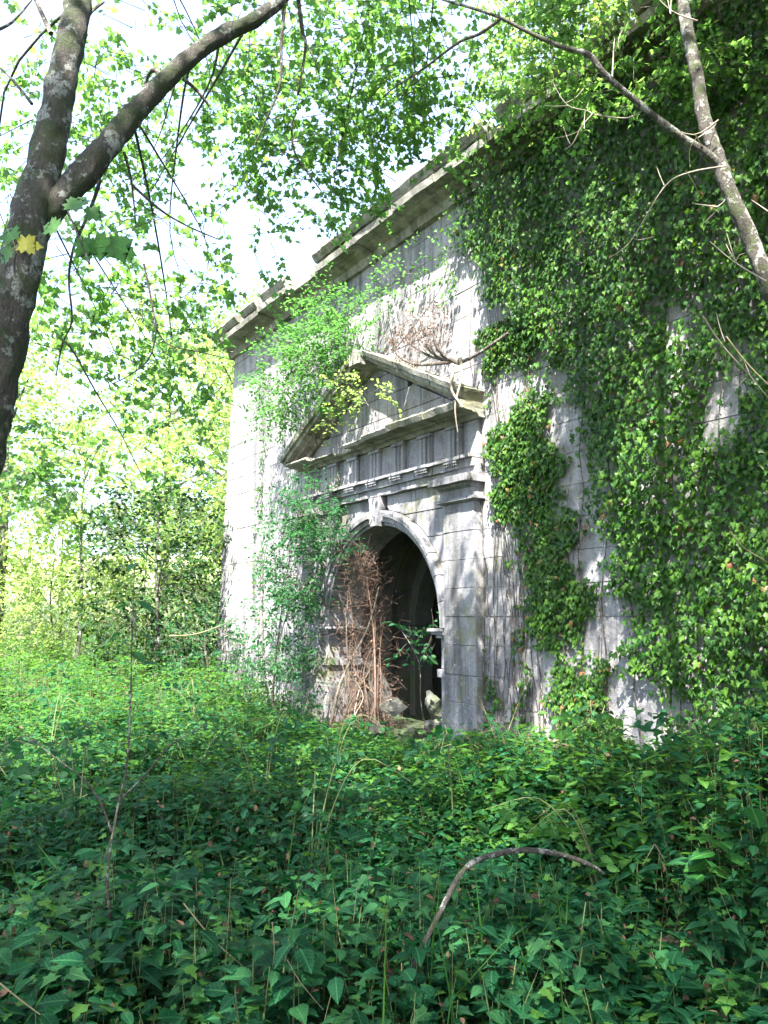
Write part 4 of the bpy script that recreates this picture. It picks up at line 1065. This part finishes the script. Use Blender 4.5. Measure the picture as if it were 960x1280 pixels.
# ------------------------------------------------------------------ nettles close to the viewer, plant by plant, leaf by leaf
serr = [np_mesh('leaf', *instance(*SERR, np.zeros((1, 3)), np.array([[1., 0, 0]]), np.array([[0, 0, 1.]]), np.array([1.]), np.array([q]))) for q in (.05, .35, .6, .85)]
stem_me = np_mesh('stem', *tube([(0, 0, 0), (.02, .01, .5), (0, .02, 1)], [.0045, .004, .002], 5, 0, 3), smooth=True)
stem_me.materials.append(M['stem'])
for q in serr: q.materials.append(M['nettle'])
rp = random.Random(21)
from mathutils import Matrix, Euler
cnt = 0
tries = 0
while cnt < 130 and tries < 3000:
    tries += 1
    y = rp.uniform(1.9, 4.6); x = rp.uniform(-1, 1)*(.5*y+.1)
    if rp.random() > (2.6/y)**1.5: continue
    z = float(gz(x, y)); H = float(cover_h(np.array([x]), np.array([y]))[0][0])*rp.uniform(.85, 1.28)
    dst = ['close to the foot of the arching branch' if math.hypot(x-.2, y-3.1) < .5 else 'under the span of the arching branch' if math.hypot(x-.7, y-3.4) < .5 else 'beside the thin upright sapling' if math.hypot(x+1.08, y-3.35) < .55
           else 'in the bottom right corner' if x > .45*y-.35 and y < 3.2 else 'in the bottom left corner' if x < -.45*y+.4 and y < 3.2 else 'near the bottom centre' if y < 3 else 'right of the arching branch' if x > .5 else 'between the sapling and the arching branch'][0]
    e = empty('nettle_plant', (x, y, z), ('tall' if H > .42 else 'short' if H < .33 else 'middling')+' green nettle '+dst, 'nettle', 'nettles filling the shaded foreground')
    e.rotation_euler = (rp.uniform(-.15, .15), rp.uniform(-.15, .15), rp.uniform(0, 6.28))
    o = link('stem', stem_me, None, e); o.scale = (1, 1, H)
    nl = 4
    for l in range(nl):
        zz = H*(1-.17*l)-.005; a0 = (l % 2)*PI/2+rp.uniform(-.3, .3)
        sz = (.05, .085, .1, .1)[l]*rp.uniform(.8, 1.25)
        for q in range(2):
            a = a0+q*PI+rp.uniform(-.2, .2)
            o = link('leaf', rp.choice(serr), None, e)
            o.scale = (sz, sz*rp.uniform(.95, 1.2), sz)
            o.location = (math.cos(a)*.02, math.sin(a)*.02, zz)
            o.rotation_euler = (rp.uniform(-.3, .3), rp.uniform(-.1, .65), a)
    cnt += 1

# taller shoots poking out of the undergrowth
lab = ('with arching stem', 'with upright stem', 'with sparse leaves', 'with crowded leaves')
spots_ = [(-2.6, 6.5), (-1.7, 7.4), (-3.4, 8.4), (-.9, 6.2), (-2.2, 9.6), (-4.2, 10.6), (-1.4, 9.2), (-5.0, 12.6), (-3.1, 12.2), (-.5, 8.4), (.5, 6.0), (1.6, 6.4), (2.2, 5.4), (2.9, 5.2), (1.2, 4.6), (2.6, 6.6), (3.4, 6.0), (1.9, 7.6), (-1.9, 5.2), (-.4, 4.6), (-2.4, 4.6), (2.1, 4.2), (-6.2, 14.0), (-4.4, 14.2), (-2.5, 11.0), (3.9, 5.4)]
for i, (x, y) in enumerate(spots_):
    z = float(gz(x, y)); H = rp.uniform(.6, .95)
    e = empty('bramble_shoot', (x, y, z-.03), (('knee-high', 'waist-high', 'arching')[i % 3]+' leafy shoot standing above the undergrowth '+('at the foot of the ivy wall' if x > 1.5 else 'in front of the doorway' if x > -.7 else 'left of the doorway in the middle distance' if y > 7 else 'in the sunless left part of the clearing')), 'shoot', 'taller shoots poking out of the undergrowth')
    parts = []
    for k in range(3):
        a_ = rp.uniform(0, 6.28); r_ = rp.uniform(.15, .45)
        P_ = [Vector((0, 0, 0)), Vector((math.cos(a_)*r_*.3, math.sin(a_)*r_*.3, H*.6)), Vector((math.cos(a_)*r_*.8, math.sin(a_)*r_*.8, H*.95)), Vector((math.cos(a_)*r_*1.5, math.sin(a_)*r_*1.5, H*.85))]
        limb(e, P_, [.005, .004, .003, .0015], 'stem', 5, .1, 'stem')
        C = np.array([tuple(P_[1].lerp(P_[2], t)) for t in (0, .5)]+[tuple(P_[2].lerp(P_[3], t)) for t in (0, .6)])
        D = rng.normal(size=C.shape)*[1, 1, .2]
        parts.append(sprays(C, D, .2, rp.choice((OVATE, MAPLE, OVATE)), rp.uniform(.055, .085), 5, .4, twig_r=.002))
    crown(e, parts, rp.choice(('bramble', 'nettle', 'shrub')), 'stem', 'foliage')

# fallen and arching sticks, stalks
def stick_thing(name, pts, rad, label, mat='grey_dead', cat='branch', sides=10, rough=.15):
    b = Vector(pts[0])
    V, F = tube([Vector(p)-b for p in pts], rad, sides, rough, 4, 14)
    o = link(name, np_mesh(name, V, F, np.full(len(V), .4), True), M[mat]); o.location = b
    return tag(o, label, cat)
e = stick_thing('fallen_branch', [at(505, 1235, 3.05), at(522, 1195, 3.1), at(540, 1160, 3.15), at(556, 1128, 3.2), at(572, 1098, 3.25), at(590, 1079, 3.3), at(622, 1067, 3.35), at(660, 1063, 3.4), at(700, 1068, 3.45), at(735, 1080, 3.5), at(755, 1092, 3.55)],
            [.008, .009, .009, .010, .0105, .011, .0115, .0115, .011, .009, .005], 'bare brown branch arching over the undergrowth at lower right', 'bark_pale')
sap = empty('young_sapling', (0, 0, 0), 'thin upright sapling stem with sparse large leaves at the left', 'sapling')
b = Vector((-1.08, 3.35, 0)); sap.location = b
st_ = limb(sap, [p-b for p in (Vector((-1.08, 3.35, -.05)), at(140, 1180, 3.35), at(134, 1100, 3.4), at(145, 1020, 3.45), at(158, 960, 3.5), at(163, 880, 3.55), at(165, 800, 3.6), at(169, 690, 3.6))], [.008, .0065, .006, .005, .0045, .004, .003, .0015], 'twig', 6, .15, 'stem')
limb(sap, [p-b for p in (at(150, 1000, 3.46), at(185, 965, 3.4), at(215, 930, 3.35), at(260, 905, 3.3))], [.005, .004, .003, .0015], 'twig', 5, .1, 'branch')
limb(sap, [p-b for p in (at(140, 1040, 3.46), at(115, 985, 3.5), at(60, 940, 3.5), at(15, 905, 3.5))], [.005, .004, .003, .0015], 'twig', 5, .1, 'branch')
sl_ = [np_mesh('leaf', *instance(*OVATE, np.zeros((1, 3)), np.array([[1., 0, 0]]), np.array([[0, 0, 1.]]), np.array([1.]), np.array([q]))) for q in (.2, .7)]
for q in sl_: q.materials.append(M['shrub'])
for i, (x, y, a) in enumerate(((170, 692, 1.2), (168, 705, -1.6), (172, 752, 0), (160, 758, 3), (175, 795, .3), (160, 800, 2.9), (168, 815, -.4), (150, 790, 3.3), (180, 830, .2), (150, 845, 3.1), (158, 905, 2.7), (180, 925, .2), (215, 925, .5), (240, 912, 0), (262, 900, .8), (100, 960, 2.6), (60, 935, 3.3), (20, 905, 2.2), (245, 955, -.2), (130, 985, 2.4))):
    o = link('leaf', sl_[i % 2], None, sap); o.location = at(x, y, 3.55)-b; sz = random.uniform(.06, .085); o.scale = (sz,)*3
    o.rotation_euler = (random.uniform(-.5, .5), random.uniform(-.1, .8), a)
LB_ = [([(232, 1262-132), (270, 1175), (305, 1215)], 2.9, 'pale dry stalk slanting down at lower left', .0035), ([(0, 1225), (35, 1255), (75, 1290)], 2.5, 'greenish bent stalk in the bottom left corner', .004),
       ([(355, 1200), (380, 1232), (402, 1262)], 2.7, 'short straw-coloured stalk near the bottom centre', .003), ([(345, 1150), (338, 1200), (330, 1240)], 2.8, 'upright brown seed stalk near the bottom centre', .003),
       ([(240, 962), (300, 965), (330, 972)], 8.2, 'pale stick lying in the sunlit undergrowth left of the doorway', .02), ([(815, 1052), (808, 1085)], 4.2, 'thin white stalk standing in front of the ivy bank', .004), ([(820, 1052), (838, 1078)], 4.2, 'thin white stalk leaning right in front of the ivy bank', .004),
       ([(908, 665), (930, 682), (970, 706)], 5.0, 'pale bare stick poking in at the right edge in front of the ivy', .008), ([(905, 420), (935, 455), (985, 500)], 5.2, 'dead grey twig crossing the ivy at the right edge', .007),
       ([(455, 1095), (462, 1115), (466, 1130)], 3.6, 'tiny dry stalk in the middle of the undergrowth', .003), ([(215, 795), (250, 790), (300, 770), (350, 778)], 11.0, 'thin dead shoot arching in front of the wall foot', .01), ([(690, 985), (700, 965), (712, 940)], 8.3, 'upright dead stick in the sunlit bramble patch', .014)]
for px_, Y_, lb, r_ in LB_:
    stick_thing('dry_stalk' if r_ < .0045 else 'dead_stick', [at(x+random.uniform(-5, 5), y+random.uniform(-4, 4), Y_+.05*i) for i, (x, y) in enumerate(px_)], [r_*.7*(1-.6*i/(len(px_)-1)) for i in range(len(px_))], lb, 'straw', 'stalk' if r_ < .0045 else 'stick', 6, .1)
# leaf litter in the warm patch at the wall foot
c = at(680, 985, 8.0); n = 1500
Pp = np.stack([rng.normal(c.x, .45, n), rng.normal(c.y, .5, n), rng.uniform(.0, .35, n)], 1); Pp[:, 2] += gz(Pp[:, 0], Pp[:, 1])
V, F, r = instance(*SIMPLE, Pp, rng.normal(size=(n, 3)), rng.normal(size=(n, 3))+[0, 0, 1], rng.uniform(.03, .07, n))
tag(link('leaf_litter', np_mesh('leaf_litter', V, F, r), M['dry_leaf']), 'brown dead leaves caught in the brambles at the foot of the bare wall', 'leaf litter', kind='stuff')
V, F, r = sticks(Pp[:260]+[0, 0, .05], rng.normal(size=(260, 3))*[1, 1, .7], rng.uniform(.2, .7, 260), np.full(260, .004))
tag(link('dry_stalks', np_mesh('dry_stalks', V, F, r), M['straw']), 'tangle of dry straw stalks at the foot of the bare wall', 'dry stalks', kind='stuff')
# pale grass on the added slope, a blown-out sunlit backdrop
n = 26000
y = rng.uniform(19, 46, n); x = rng.uniform(-1, .05, n)*y*.62
Pp = np.stack([x, y, gz(x, y)], 1); D = rng.normal(size=(n, 3))*.3+[0, 0, 1]
V, F, r = instance(np.array([(0, -.03, 0), (0, .03, 0), (1, 0, .12)], float), np.array([(0, 1, 2)]), Pp, D, rng.normal(size=(n, 3)), rng.uniform(.2, .6, n))
tag(link('blown_out_grass', np_mesh('blown_out_grass', V, F, r), M['meadow']), 'pale tall grass added on the slope as an overexposed backdrop beyond the clearing', 'grass', kind='stuff')
print('done')
